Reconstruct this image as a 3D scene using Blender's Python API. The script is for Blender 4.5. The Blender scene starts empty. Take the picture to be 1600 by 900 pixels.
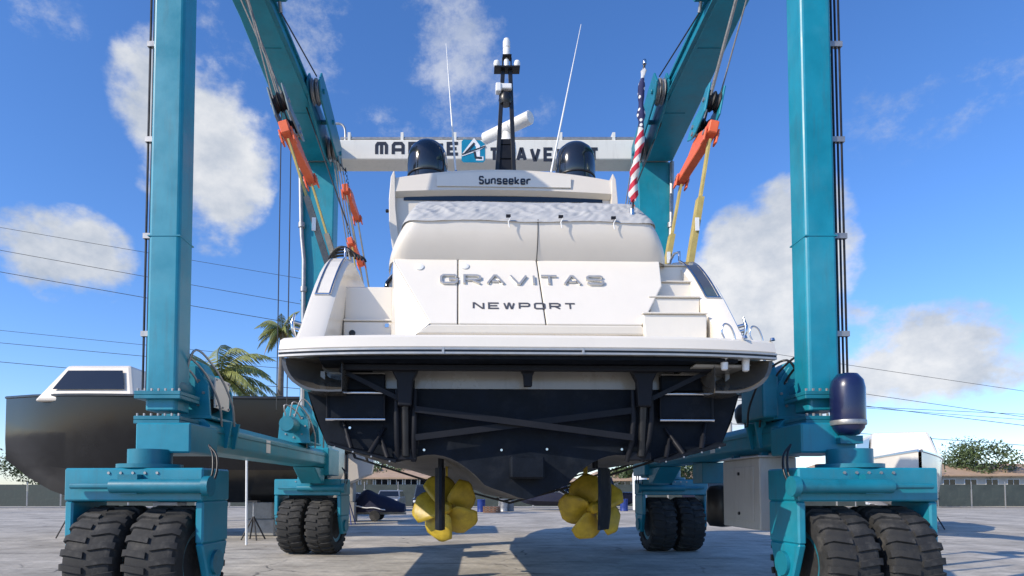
import bpy, bmesh, math, random
from mathutils import Vector, Matrix, noise
random.seed(7)
S = bpy.context.scene
COL = S.collection
R = math.radians

# ---------------------------------------------------------------- camera, sky, sun, exposure
PITCH = R(2.5); FPX = 1000.0; EYE = 1.6
cam_d = bpy.data.cameras.new('camera'); cam = bpy.data.objects.new('camera', cam_d); COL.objects.link(cam)
cam.location = (0, 0, EYE); cam.rotation_euler = (R(90) + PITCH, 0, 0)
cam_d.sensor_width = 36; cam_d.lens = 36 * FPX / 1600
cam_d.shift_x = 55 / 1600; cam_d.shift_y = (765 - 450 - FPX * math.tan(PITCH)) / 1600
cam_d.clip_start = 0.1; cam_d.clip_end = 2000
S.camera = cam
S.render.resolution_x = 1024; S.render.resolution_y = 576
S.view_settings.view_transform = 'Standard'; S.view_settings.look = 'None'
S.view_settings.exposure = 0.05; S.view_settings.gamma = 1.0

SUN_FROM = Vector((-1.32, -0.82, 1.0)).normalized()          # towards the sun: behind the camera, to the left
SUN_EL = math.asin(SUN_FROM.z); SUN_ROT = math.atan2(SUN_FROM.x, SUN_FROM.y)
sun_d = bpy.data.lights.new('sun', 'SUN'); sun = bpy.data.objects.new('sun', sun_d); COL.objects.link(sun)
sun_d.energy = 4.6; sun_d.angle = R(0.5); sun_d.color = (1.0, 0.90, 0.75)
sun.rotation_euler = SUN_FROM.to_track_quat('Z', 'Y').to_euler(); sun.location = (-14, -10, 22)

def at(px, py, Y):
    """world point seen at photo pixel (px, py) at distance Y along the yard"""
    s = (px - 745) / FPX; t = (765 - FPX * math.tan(PITCH) - py) / FPX
    y = math.cos(PITCH) - t * math.sin(PITCH); z = math.sin(PITCH) + t * math.cos(PITCH)
    k = Y / y
    return Vector((s * k, Y, EYE + z * k))

W = bpy.data.worlds.new('World'); S.world = W; W.use_nodes = True
def build_world():
    nt = W.node_tree; nt.nodes.clear(); N = nt.nodes.new; L = nt.links.new
    out = N('ShaderNodeOutputWorld'); bg = N('ShaderNodeBackground'); bg.inputs['Strength'].default_value = 0.1
    sky = N('ShaderNodeTexSky'); sky.sky_type = 'NISHITA'; sky.sun_disc = False
    sky.sun_elevation = SUN_EL; sky.sun_rotation = SUN_ROT; sky.air_density = 1.0; sky.dust_density = 0.25; sky.ozone_density = 3.2
    hs = N('ShaderNodeHueSaturation'); hs.inputs['Saturation'].default_value = 1.12; hs.inputs['Value'].default_value = 1.75
    tint = N('ShaderNodeMix'); tint.data_type = 'RGBA'; tint.blend_type = 'MULTIPLY'; tint.inputs['Factor'].default_value = 1; tint.inputs['B'].default_value = (0.92, 0.98, 1.2, 1)
    L(sky.outputs[0], tint.inputs['A']); L(tint.outputs['Result'], hs.inputs['Color'])
    tc = N('ShaderNodeTexCoord')
    def math_(op, a, b=None, clamp=False):
        n = N('ShaderNodeMath'); n.operation = op; n.use_clamp = clamp
        for i, q in enumerate((a, b)):
            if q is None: continue
            if isinstance(q, (int, float)): n.inputs[i].default_value = q
            else: L(q, n.inputs[i])
        return n.outputs[0]
    def noise_(scale, detail, rough, off):
        mp = N('ShaderNodeMapping'); mp.inputs['Location'].default_value = off; mp.inputs['Scale'].default_value = (1, 1, 1.35)
        L(tc.outputs['Generated'], mp.inputs['Vector'])
        n = N('ShaderNodeTexNoise'); n.inputs['Scale'].default_value = scale; n.inputs['Detail'].default_value = detail; n.inputs['Roughness'].default_value = rough
        L(mp.outputs[0], n.inputs['Vector']); return n.outputs['Fac']
    big = noise_(2.3, 2, 0.5, (3.1, 1.7, 0.4)); mid = noise_(8.5, 12, 0.60, (0.3, 5.2, 2.2)); fine = noise_(17, 6, 0.6, (4.4, 0.2, 1.1))
    # broad field of fair-weather cloud all round the sky
    field = math_('MULTIPLY', math_('SUBTRACT', big, 0.60), 3.0, True)
    blobs = None
    for (px, py, rx, rz, amp) in [(312, 225, .115, .14, 1.0), (345, 375, .09, .06, .42), (1205, 420, .12, .13, 1.05), (1130, 500, .16, .12, 1.0), (1160, 575, .24, .13, .85), (1200, 590, .30, .12, .55),
                                  (105, 400, .10, .09, .75), (1440, 560, .16, .09, .8)]:
        c = (at(px, py, 10) - Vector((0, 0, EYE))).normalized()
        sub = N('ShaderNodeVectorMath'); sub.operation = 'SUBTRACT'; L(tc.outputs['Generated'], sub.inputs[0]); sub.inputs[1].default_value = c
        sc = N('ShaderNodeVectorMath'); sc.operation = 'MULTIPLY'; L(sub.outputs[0], sc.inputs[0]); sc.inputs[1].default_value = (1 / rx, 1 / (rx + rz), 1 / rz)
        ln = N('ShaderNodeVectorMath'); ln.operation = 'LENGTH'; L(sc.outputs[0], ln.inputs[0])
        v = math_('MULTIPLY', math_('SUBTRACT', 1.15, ln.outputs['Value'], True), amp)
        blobs = v if blobs is None else math_('MAXIMUM', blobs, v)
    body = math_('MAXIMUM', blobs, math_('MULTIPLY', field, 0.2))
    dens = math_('ADD', math_('MULTIPLY', body, 1.0), math_('MULTIPLY', math_('SUBTRACT', mid, 0.5), 1.75))
    dens = math_('SUBTRACT', dens, math_('MULTIPLY', math_('SUBTRACT', 0.35, body, True), 2.0))
    mask = N('ShaderNodeMapRange'); mask.interpolation_type = 'SMOOTHSTEP'; L(dens, mask.inputs[0]); mask.inputs[1].default_value = 0.26; mask.inputs[2].default_value = 0.66; mask.inputs[4].default_value = 0.97
    wis = None                                          # thin torn wisps
    for (px, py, rx, rz, amp) in [(712, 70, .085, .14, 1.0), (760, 175, .10, .09, .75), (480, 25, .08, .08, .75), (355, 45, .05, .08, .6), (615, 190, .06, .035, .6), (1480, 140, .12, .06, .6), (70, 50, .08, .06, .5)]:
        c = (at(px, py, 10) - Vector((0, 0, EYE))).normalized()
        sub = N('ShaderNodeVectorMath'); sub.operation = 'SUBTRACT'; L(tc.outputs['Generated'], sub.inputs[0]); sub.inputs[1].default_value = c
        sc = N('ShaderNodeVectorMath'); sc.operation = 'MULTIPLY'; L(sub.outputs[0], sc.inputs[0]); sc.inputs[1].default_value = (1 / rx, 1 / (rx + rz), 1 / rz)
        ln = N('ShaderNodeVectorMath'); ln.operation = 'LENGTH'; L(sc.outputs[0], ln.inputs[0])
        v = math_('MULTIPLY', math_('SUBTRACT', 1.3, ln.outputs['Value'], True), amp)
        wis = v if wis is None else math_('MAXIMUM', wis, v)
    torn = noise_(11, 9, 0.68, (7.7, 2.1, 6.3))
    wm_ = N('ShaderNodeMapRange'); wm_.interpolation_type = 'SMOOTHSTEP'; L(math_('ADD', math_('MULTIPLY', torn, 1.3), math_('MULTIPLY', wis, .42)), wm_.inputs[0]); wm_.inputs[1].default_value = .84; wm_.inputs[2].default_value = 1.25; wm_.inputs[4].default_value = .62
    cover = math_('MAXIMUM', mask.outputs[0], math_('MULTIPLY', wm_.outputs[0], math_('MULTIPLY', wis, 2.0, True)))
    shade = N('ShaderNodeMapRange'); L(math_('ADD', math_('MULTIPLY', fine, .55), math_('MULTIPLY', big, .45)), shade.inputs[0]); shade.inputs[1].default_value = 0.36; shade.inputs[2].default_value = 0.62
    cr = N('ShaderNodeMix'); cr.data_type = 'RGBA'; cr.inputs['A'].default_value = (4.6, 5.2, 6.2, 1); cr.inputs['B'].default_value = (8.4, 8.5, 8.7, 1)
    L(shade.outputs[0], cr.inputs['Factor'])
    mx = N('ShaderNodeMix'); mx.data_type = 'RGBA'; L(cover, mx.inputs['Factor']); L(hs.outputs[0], mx.inputs['A']); L(cr.outputs['Result'], mx.inputs['B'])
    L(mx.outputs['Result'], bg.inputs['Color']); L(bg.outputs[0], out.inputs['Surface'])
build_world()

# ---------------------------------------------------------------- materials
MATS = {}
def mat(name, col, rough=0.5, metal=0.0, var=0.12, vs=3.0, dirt=0.0, dirtcol=(0.12, 0.10, 0.08), bump=0.0, bs=40.0, coat=0.0, streak=False, spec=0.5, rust=0.0):
    if name in MATS: return MATS[name]
    m = bpy.data.materials.new(name); m.use_nodes = True; nt = m.node_tree; N = nt.nodes.new; L = nt.links.new
    b = nt.nodes['Principled BSDF']; b.inputs['Roughness'].default_value = rough; b.inputs['Metallic'].default_value = metal
    b.inputs['Coat Weight'].default_value = coat; b.inputs['Coat Roughness'].default_value = 0.08; b.inputs['Specular IOR Level'].default_value = spec
    tc = N('ShaderNodeTexCoord')
    n = N('ShaderNodeTexNoise'); n.inputs['Scale'].default_value = vs; n.inputs['Detail'].default_value = 7; n.inputs['Roughness'].default_value = 0.62
    L(tc.outputs['Object'], n.inputs['Vector'])
    mr = N('ShaderNodeMapRange'); mr.inputs[1].default_value = 0.3; mr.inputs[2].default_value = 0.7; mr.inputs[3].default_value = 1 - var; mr.inputs[4].default_value = 1 + var
    L(n.outputs['Fac'], mr.inputs[0])
    mul = N('ShaderNodeMix'); mul.data_type = 'RGBA'; mul.blend_type = 'MULTIPLY'; mul.inputs['Factor'].default_value = 1
    mul.inputs['A'].default_value = (*col, 1); L(mr.outputs[0], mul.inputs['B'])
    res = mul.outputs['Result']
    if dirt > 0:
        mp = N('ShaderNodeMapping'); mp.inputs['Scale'].default_value = (4, 4, 0.45) if streak else (1.3, 1.3, 1.3); L(tc.outputs['Object'], mp.inputs['Vector'])
        d = N('ShaderNodeTexNoise'); d.inputs['Scale'].default_value = 2.6; d.inputs['Detail'].default_value = 9; d.inputs['Roughness'].default_value = 0.7; L(mp.outputs[0], d.inputs['Vector'])
        dr = N('ShaderNodeMapRange'); dr.inputs[1].default_value = 0.52; dr.inputs[2].default_value = 0.78; dr.inputs[4].default_value = dirt; L(d.outputs['Fac'], dr.inputs[0])
        dm = N('ShaderNodeMix'); dm.data_type = 'RGBA'; L(dr.outputs[0], dm.inputs['Factor']); L(res, dm.inputs['A']); dm.inputs['B'].default_value = (*dirtcol, 1)
        res = dm.outputs['Result']
    if rust > 0:
        rn = N('ShaderNodeTexNoise'); rn.inputs['Scale'].default_value = 7; rn.inputs['Detail'].default_value = 12; rn.inputs['Roughness'].default_value = 0.78; L(tc.outputs['Object'], rn.inputs['Vector'])
        rr_ = N('ShaderNodeMapRange'); rr_.inputs[1].default_value = 0.66; rr_.inputs[2].default_value = 0.72; rr_.inputs[4].default_value = rust; L(rn.outputs['Fac'], rr_.inputs[0])
        rm = N('ShaderNodeMix'); rm.data_type = 'RGBA'; L(rr_.outputs[0], rm.inputs['Factor']); L(res, rm.inputs['A']); rm.inputs['B'].default_value = (0.13, 0.06, 0.03, 1); res = rm.outputs['Result']
        fn = N('ShaderNodeTexNoise'); fn.inputs['Scale'].default_value = 0.9; fn.inputs['Detail'].default_value = 10; fn.inputs['Roughness'].default_value = 0.7; L(tc.outputs['Object'], fn.inputs['Vector'])
        fr_ = N('ShaderNodeMapRange'); fr_.inputs[1].default_value = 0.5; fr_.inputs[2].default_value = 0.75; fr_.inputs[4].default_value = 0.3; L(fn.outputs['Fac'], fr_.inputs[0])
        fm = N('ShaderNodeMix'); fm.data_type = 'RGBA'; L(fr_.outputs[0], fm.inputs['Factor']); L(res, fm.inputs['A']); fm.inputs['B'].default_value = (0.10, 0.30, 0.36, 1); res = fm.outputs['Result']
    L(res, b.inputs['Base Color'])
    rr = N('ShaderNodeMapRange'); rr.inputs[1].default_value = 0.3; rr.inputs[2].default_value = 0.7; rr.inputs[3].default_value = max(0.03, rough * 0.8); rr.inputs[4].default_value = min(1, rough * 1.25)
    L(n.outputs['Fac'], rr.inputs[0]); L(rr.outputs[0], b.inputs['Roughness'])
    if bump > 0:
        bn = N('ShaderNodeTexNoise'); bn.inputs['Scale'].default_value = bs; bn.inputs['Detail'].default_value = 4; L(tc.outputs['Object'], bn.inputs['Vector'])
        bp = N('ShaderNodeBump'); bp.inputs['Strength'].default_value = bump; bp.inputs['Distance'].default_value = 0.02
        L(bn.outputs['Fac'], bp.inputs['Height']); L(bp.outputs[0], b.inputs['Normal'])
    MATS[name] = m; return m

TEAL = mat('teal_paint', (0.004, 0.225, 0.32), 0.42, var=0.16, vs=1.6, dirt=0.42, dirtcol=(0.045, 0.095, 0.105), streak=True, coat=0.1, bump=0.04, bs=5, rust=0.55)
TEALD = mat('teal_paint_greasy', (0.004, 0.165, 0.235), 0.42, var=0.15, vs=3, dirt=0.45, dirtcol=(0.02, 0.03, 0.03), bump=0.05, bs=20, rust=0.7)
LIFTWHITE = mat('lift_white_paint', (0.72, 0.70, 0.63), 0.45, var=0.05, vs=1.0, dirt=0.3, dirtcol=(0.36, 0.34, 0.29), streak=True)
GEL = mat('white_gelcoat', (0.78, 0.725, 0.63), 0.2, var=0.025, vs=1.5, dirt=0.10, dirtcol=(0.6, 0.56, 0.5), streak=True, coat=0.35)
GEL2 = mat('cream_gelcoat', (0.72, 0.66, 0.57), 0.34, var=0.03, vs=1.5, dirt=0.12, dirtcol=(0.5, 0.46, 0.4), coat=0.25)
GELSHADE = mat('shaded_white_gelcoat', (0.29, 0.275, 0.245), 0.25, var=0.08, vs=2.0, dirt=0.5, dirtcol=(0.2, 0.18, 0.15), streak=True, coat=0.3)  # white gelcoat below the platform, its shade darkened into the colour
ANTIFOUL = mat('black_antifouling', (0.006, 0.009, 0.015), 0.55, var=0.5, vs=4.5, dirt=0.55, dirtcol=(0.030, 0.032, 0.036), bump=0.06, bs=30, spec=0.15)
BOTTOM = mat('grey_black_bottom_paint', (0.10, 0.10, 0.105), 0.7, var=0.3, vs=3, dirt=0.6, dirtcol=(0.24, 0.235, 0.22))
QUARTER = mat('shaded_quarter_moulding', (0.085, 0.078, 0.068), 0.2, var=0.25, vs=2, dirt=0.5, dirtcol=(0.06, 0.05, 0.045), coat=0.4)  # gelcoat quarters with the shade under the platform painted into the colour
FRAMEBLK = mat('dark_frame_paint', (0.011, 0.012, 0.016), 0.5, var=0.2, vs=5, spec=0.2)
STEEL = mat('stainless_steel', (0.62, 0.62, 0.63), 0.16, metal=1.0, var=0.06, vs=9)
GALV = mat('galvanised_pipe', (0.36, 0.36, 0.36), 0.45, metal=0.7, var=0.15, vs=8, dirt=0.3)
ROPE = mat('wire_rope', (0.20, 0.19, 0.175), 0.55, metal=0.4, var=0.3, vs=40)
ROPED = mat('greased_wire_rope', (0.035, 0.034, 0.033), 0.5, metal=0.3, var=0.3, vs=40)
ORANGE = mat('orange_paint', (0.74, 0.13, 0.045), 0.5, var=0.12, vs=4, dirt=0.35, dirtcol=(0.28, 0.07, 0.04))
SLING = mat('yellow_sling_webbing', (0.44, 0.35, 0.12), 0.85, var=0.2, vs=5, dirt=0.75, dirtcol=(0.20, 0.17, 0.10), bump=0.2, bs=160)
SLINGG = mat('grey_sling_sleeve', (0.22, 0.21, 0.18), 0.9, var=0.25, vs=8, bump=0.2, bs=120)
BRONZE = mat('yellow_propeller_coating', (0.44, 0.31, 0.024), 0.45, var=0.25, vs=9, dirt=0.65, dirtcol=(0.17, 0.12, 0.03))
RUBBER = mat('tyre_rubber', (0.022, 0.022, 0.022), 0.85, var=0.4, vs=9, dirt=0.8, dirtcol=(0.12, 0.112, 0.10), bump=0.15, bs=50)
BLACK = mat('black_plastic', (0.012, 0.012, 0.013), 0.35, var=0.15, vs=6)
DOME = mat('black_dome_gloss', (0.012, 0.014, 0.019), 0.12, var=0.1, vs=4, coat=0.6)
GLASS = mat('dark_window', (0.010, 0.012, 0.016), 0.06, var=0.1, vs=2, coat=0.5)
PANELG = mat('smoked_panel', (0.07, 0.08, 0.10), 0.08, var=0.1, vs=2, coat=0.5)
WHITEP = mat('white_plastic', (0.78, 0.78, 0.76), 0.35, var=0.04, vs=5)
TARP = mat('pale_grey_tarpaulin', (0.44, 0.44, 0.43), 0.55, var=0.05, vs=3, dirt=0.25, dirtcol=(0.36, 0.36, 0.35), bump=0.0)
GREYBOX = mat('grey_cabinet_paint', (0.60, 0.59, 0.56), 0.5, var=0.06, vs=2, dirt=0.35, dirtcol=(0.26, 0.23, 0.19), streak=True)
LETTERS2 = mat('slate_letters', (0.075, 0.075, 0.085), 0.4, var=0.1, vs=9)
LETTERG = mat('brushed_grey_letters', (0.60, 0.58, 0.53), 0.3, metal=0.6, var=0.05, vs=9)
LETTERD = mat('dark_letters', (0.022, 0.024, 0.032), 0.4, var=0.1, vs=9)
NAVY = mat('navy_paint', (0.008, 0.014, 0.06), 0.3, var=0.12, vs=3, coat=0.4)
NAVYC = mat('navy_cover_cloth', (0.010, 0.013, 0.035), 0.85, var=0.25, vs=5, bump=0.3, bs=20)
HULLBLK = mat('black_gloss_hull', (0.010, 0.010, 0.011), 0.16, var=0.15, vs=2, spec=0.28)
TRIM = mat('dull_metal_trim', (0.46, 0.45, 0.43), 0.42, metal=0.6, var=0.1, vs=6)
SHEAVEBLK = mat('black_sheave', (0.02, 0.02, 0.022), 0.5, var=.2, vs=6)
SEAM = mat('dark_seam_rubber', (0.03, 0.03, 0.03), 0.8)  # plain dark joint colour for seams and the sheet behind the panel gaps

# ---------------------------------------------------------------- mesh helpers
LOCAL = set()
def root_of(o):
    while o.parent is not None: o = o.parent
    return o
def spl(pts, n=6):
    p = [Vector(q) for q in pts]; p = [p[0] * 2 - p[1]] + p + [p[-1] * 2 - p[-2]]; out = []
    for i in range(1, len(p) - 2):
        for k in range(n):
            t = k / n; a, b, c, d = p[i - 1:i + 3]
            out.append(.5 * ((2 * b) + (c - a) * t + (2 * a - 5 * b + 4 * c - d) * t * t + (3 * b - a - 3 * c + d) * t ** 3))
    return out + [p[-2]]
STUFF = {'bolts', 'crown', 'coconuts', 'rope_winding'}
def pieces(vs, fs):
    """faces grouped into separate pieces; pieces whose boxes touch stay together"""
    par = list(range(len(vs)))
    def fd(i):
        while par[i] != i: par[i] = par[par[i]]; i = par[i]
        return i
    for f in fs:
        r = fd(f[0])
        for i in f[1:]: par[fd(i)] = r
    comp = {}
    for f in fs: comp.setdefault(fd(f[0]), []).append(f)
    if len(comp) == 1 or len(comp) > 60: return [fs]
    G = []
    for c in comp.values():
        idx = {i for f in c for i in f}; lo = [min(vs[i][k] for i in idx) - .006 for k in range(3)]; hi = [max(vs[i][k] for i in idx) + .006 for k in range(3)]; new = [lo, hi, list(c)]; ch = True
        while ch:
            ch = False
            for g in G:
                if all(g[0][k] <= new[1][k] and new[0][k] <= g[1][k] for k in range(3)):
                    new = [[min(g[0][k], new[0][k]) for k in range(3)], [max(g[1][k], new[1][k]) for k in range(3)], g[2] + new[2]]; G.remove(g); ch = True; break
        G.append(new)
    return [g[2] for g in G]
class MB:
    def __init__(s): s.v = []; s.f = []
    def add(s, vs, fs):
        k = len(s.v); s.v += [tuple(p) for p in vs]; s.f += [tuple(i + k for i in f) for f in fs]; return s
    def hexa(s, p):     # 4 bottom ring, 4 top ring
        return s.add(p, [(0, 3, 2, 1), (4, 5, 6, 7), (0, 1, 5, 4), (1, 2, 6, 5), (2, 3, 7, 6), (3, 0, 4, 7)])
    def box(s, x0, x1, y0, y1, z0, z1):
        return s.hexa([(x0, y0, z0), (x1, y0, z0), (x1, y1, z0), (x0, y1, z0), (x0, y0, z1), (x1, y0, z1), (x1, y1, z1), (x0, y1, z1)])
    def bar(s, p, q, w, h, up=(0, 0, 1)):
        p = Vector(p); q = Vector(q); d = (q - p).normalized(); up = Vector(up)
        if abs(d.dot(up)) > 0.98: up = Vector((0, 1, 0))
        a = d.cross(up).normalized() * (w / 2); b = a.cross(d).normalized() * (h / 2)
        return s.hexa([p - a - b, p + a - b, q + a - b, q - a - b, p - a + b, p + a + b, q + a + b, q - a + b])
    def tube(s, pts, r, n=8, cap=True):
        pts = [Vector(p) for p in pts]; rs = r if isinstance(r, (list, tuple)) else [r] * len(pts)
        ref = None; vs = []; fs = []
        for i, p in enumerate(pts):
            d = (pts[min(i + 1, len(pts) - 1)] - pts[max(i - 1, 0)])
            d = d.normalized() if d.length > 1e-9 else Vector((0, 0, 1))
            if ref is None:
                ref = Vector((0, 0, 1)) if abs(d.z) < 0.9 else Vector((1, 0, 0))
            a = (ref - d * ref.dot(d)).normalized(); b = d.cross(a); ref = a
            for k in range(n):
                t = 2 * math.pi * k / n; vs.append(p + (a * math.cos(t) + b * math.sin(t)) * rs[i])
        for i in range(len(pts) - 1):
            for k in range(n):
                fs.append((i * n + k, i * n + (k + 1) % n, (i + 1) * n + (k + 1) % n, (i + 1) * n + k))
        if cap: fs += [tuple(range(n))[::-1], tuple((len(pts) - 1) * n + k for k in range(n))]
        return s.add(vs, fs)
    def cyl(s, p, q, r, n=16): return s.tube([p, q], r, n)
    def prism(s, poly, axis, a0, a1):
        def mk(u, w, a): return {'x': (a, u, w), 'y': (u, a, w), 'z': (u, w, a)}[axis]
        n = len(poly); vs = [mk(u, w, a0) for u, w in poly] + [mk(u, w, a1) for u, w in poly]
        return s.add(vs, [tuple(range(n))[::-1], tuple(range(n, 2 * n))] + [(i, (i + 1) % n, n + (i + 1) % n, n + i) for i in range(n)])
    def lathe(s, prof, c, axis='z', n=24):     # prof [(radius, along)]
        c = Vector(c); vs = []; fs = []
        for r_, h in prof:
            for k in range(n):
                t = 2 * math.pi * k / n; a, b = r_ * math.cos(t), r_ * math.sin(t)
                vs.append(c + Vector({'z': (a, b, h), 'x': (h, a, b), 'y': (a, h, b)}[axis]))
        m = len(prof)
        for i in range(m - 1):
            for k in range(n): fs.append((i * n + k, i * n + (k + 1) % n, (i + 1) * n + (k + 1) % n, (i + 1) * n + k))
        fs += [tuple(range(n))[::-1], tuple((m - 1) * n + k for k in range(n))]
        return s.add(vs, fs)
    def grid(s, rows, closed=False):
        n = len(rows[0]); vs = [p for r_ in rows for p in r_]; fs = []
        for i in range(len(rows) - 1):
            for k in range(n if closed else n - 1): fs.append((i * n + k, i * n + (k + 1) % n, (i + 1) * n + (k + 1) % n, (i + 1) * n + k))
        return s.add(vs, fs)
    def poly(s, pts): return s.add(pts, [tuple(range(len(pts)))])
    def shift(s, d):
        d = Vector(d); s.v = [tuple(Vector(p) + d) for p in s.v]; return s
    def xf(s, M): s.v = [tuple(M @ Vector(p)) for p in s.v]; return s
    def build(s, name, m, parent=None, smooth=None, bevel=0.0, base=None, norm=True, seg=1):
        if parent is not None and name not in STUFF:
            ps = pieces(s.v, s.f)
            if len(ps) > 1:
                res = None
                for fs in ps:
                    ix = sorted({i for f in fs for i in f}); mp_ = {i: k for k, i in enumerate(ix)}; q = MB(); q.v = [s.v[i] for i in ix]; q.f = [tuple(mp_[i] for i in f) for f in fs]
                    o = q.build(name, m, parent, smooth, bevel, base, norm, seg); res = res or o
                return res
        off = Vector((0, 0, 0))
        if parent is not None:
            rt = root_of(parent)
            if rt.name not in LOCAL: off = rt.location
        elif base is not None: off = Vector(base)
        me = bpy.data.meshes.new(name); me.from_pydata([tuple(Vector(p) - off) for p in s.v], [], s.f)
        if norm:
            bm = bmesh.new(); bm.from_mesh(me); bmesh.ops.recalc_face_normals(bm, faces=bm.faces); bm.to_mesh(me); bm.free()
        if smooth is not None:
            me.shade_smooth(); me.set_sharp_from_angle(angle=R(smooth))
        me.materials.append(m)
        o = bpy.data.objects.new(name, me); COL.objects.link(o)
        if name in STUFF: o['kind'] = 'stuff'
        if parent is not None: o.parent = parent
        elif base is not None: o.location = base
        if bevel > 0:
            bv = o.modifiers.new('bevel', 'BEVEL'); bv.width = bevel; bv.segments = seg; bv.limit_method = 'ANGLE'; bv.angle_limit = R(40)
            bv.harden_normals = False
        return o
def tag(o, label=None, cat=None, group=None, kind=None):
    if label: o['label'] = label
    if cat: o['category'] = cat
    if group: o['group'] = group
    if kind: o['kind'] = kind
    return o
def empty(name, loc, label, cat, group=None, rz=0, local=False):
    o = bpy.data.objects.new(name, None); COL.objects.link(o); o.location = loc; o.rotation_euler = (0, 0, rz); o.empty_display_size = 0.2
    if local or rz: LOCAL.add(o.name)
    return tag(o, label, cat, group)
def copy_tree(o, parent=None):
    c = o.copy(); COL.objects.link(c); c.parent = parent
    if o.name in LOCAL: LOCAL.add(c.name)
    for ch in list(o.children): copy_tree(ch, c)
    return c
def lerp(a, b, t): return a + (b - a) * t

# stroke lettering: every letter a few mitred ribbons on a unit cell
GLY = {
 'G': [[(1, .78), (.85, 1), (.15, 1), (0, .8), (0, .2), (.15, 0), (.85, 0), (1, .2), (1, .5), (.5, .5)]],
 'R': [[(0, 0), (0, 1), (.8, 1), (1, .85), (1, .6), (.8, .45), (.12, .45)], [(.55, .38), (1, 0)]],
 'A': [[(0, 0), (.43, 1), (.57, 1), (1, 0)], [(.27, .3), (.73, .3)]],
 'Q': [[(0, 0), (0, .82), (.16, 1), (.84, 1), (1, .82), (1, 0)], [(.12, .4), (.88, .4)]],
 'V': [[(0, 1), (.43, 0), (.57, 0), (1, 1)]],
 'I': [[(.5, 0), (.5, 1)]],
 'T': [[(0, 1), (1, 1)], [(.5, .9), (.5, 0)]],
 'S': [[(1, .82), (.85, 1), (.15, 1), (0, .85), (0, .65), (.15, .53), (.85, .47), (1, .35), (1, .15), (.85, 0), (.15, 0), (0, .18)]],
 'N': [[(0, 0), (0, 1), (.12, 1), (.88, 0), (1, 0), (1, 1)]],
 'E': [[(1, 1), (0, 1), (0, 0), (1, 0)], [(.12, .5), (.85, .5)]],
 'W': [[(0, 1), (.2, 0), (.28, 0), (.46, 1), (.54, 1), (.72, 0), (.8, 0), (1, 1)]],
 'P': [[(0, 0), (0, 1), (.85, 1), (1, .85), (1, .55), (.85, .42), (.12, .42)]],
 'O': [[(.5, 1), (.15, 1), (0, .85), (0, .15), (.15, 0), (.85, 0), (1, .15), (1, .85), (.85, 1), (.5, 1)]],
 'M': [[(0, 0), (0, .82), (.14, 1), (.86, 1), (1, .82), (1, 0)], [(.5, .9), (.5, 0)]],
 'L': [[(0, 1), (0, 0), (1, 0)]],
 'F': [[(1, 1), (0, 1), (0, 0)], [(.12, .5), (.82, .5)]],
 'u': [[(0, .7), (0, .12), (.15, 0), (.7, 0), (.92, .15)], [(1, .7), (1, 0)]],
 'n': [[(0, 0), (0, .7)], [(.08, .55), (.3, .7), (.85, .7), (1, .58), (1, 0)]],
 's': [[(1, .58), (.85, .7), (.15, .7), (0, .58), (0, .46), (.15, .37), (.85, .33), (1, .24), (1, .12), (.85, 0), (.15, 0), (0, .12)]],
 'e': [[(.12, .34), (1, .34), (1, .55), (.85, .7), (.15, .7), (0, .55), (0, .15), (.15, 0), (.85, 0), (1, .12)]],
 'k': [[(0, 0), (0, 1)], [(1, .7), (.2, .32), (1, 0)]],
 'r': [[(0, 0), (0, .7)], [(.08, .5), (.35, .7), (1, .7)]],
}
def ribbon(mb, pts, w, z0, z1, place):
    P = [Vector(p) for p in pts]; n = len(P); Lf = []; Rt = []
    for i in range(n):
        d0 = (P[i] - P[i - 1]).normalized() if i > 0 else (P[1] - P[0]).normalized()
        d1 = (P[i + 1] - P[i]).normalized() if i < n - 1 else d0
        n0 = Vector((-d0.y, d0.x)); n1 = Vector((-d1.y, d1.x)); m = (n0 + n1)
        m = m.normalized() if m.length > 1e-6 else n0
        k = min(1.6, 1 / max(0.3, m.dot(n0)))
        Lf.append(P[i] + m * k * w / 2); Rt.append(P[i] - m * k * w / 2)
    vs = []
    for i in range(n):
        for q, z in ((Lf[i], z0), (Rt[i], z0), (Rt[i], z1), (Lf[i], z1)): vs.append(place(q.x, q.y, z))
    fs = [(0, 1, 2, 3), tuple((n - 1) * 4 + k for k in (3, 2, 1, 0))]
    for i in range(n - 1):
        a = i * 4; b = a + 4
        for k in range(4): fs.append((a + k, b + k, b + (k + 1) % 4, a + (k + 1) % 4))
    mb.add(vs, fs)
def letters(text, origin, ex, ey, en, width, height, stroke, depth, m, parent, name='letter', gap=0.28, lift=0.002, bevel=0.0):
    """text centred on origin, running along ex, up along ey, facing en"""
    ex = Vector(ex).normalized(); ey = Vector(ey).normalized(); en = Vector(en).normalized(); o = Vector(origin)
    wid = [(0.12 if c == 'I' else 1.0) for c in text]; tot = sum(wid) + gap * (len(text) - 1); cw = width / tot; x = -width / 2
    for c, wd in zip(text, wid):
        mb = MB(); w = cw * wd
        for j, st in enumerate(GLY[c]):
            pts = [((x + stroke / 2 + p[0] * (w - stroke)) if c != 'I' else x + w / 2, -height / 2 + stroke / 2 + p[1] * (height - stroke)) for p in st]
            ribbon(mb, pts, stroke, lift, lift + depth - j * 0.0012, lambda a, b, z: o + ex * a + ey * b + en * z)
        mb.build(name, m, parent, bevel=bevel)
        x += w + gap * cw

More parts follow.
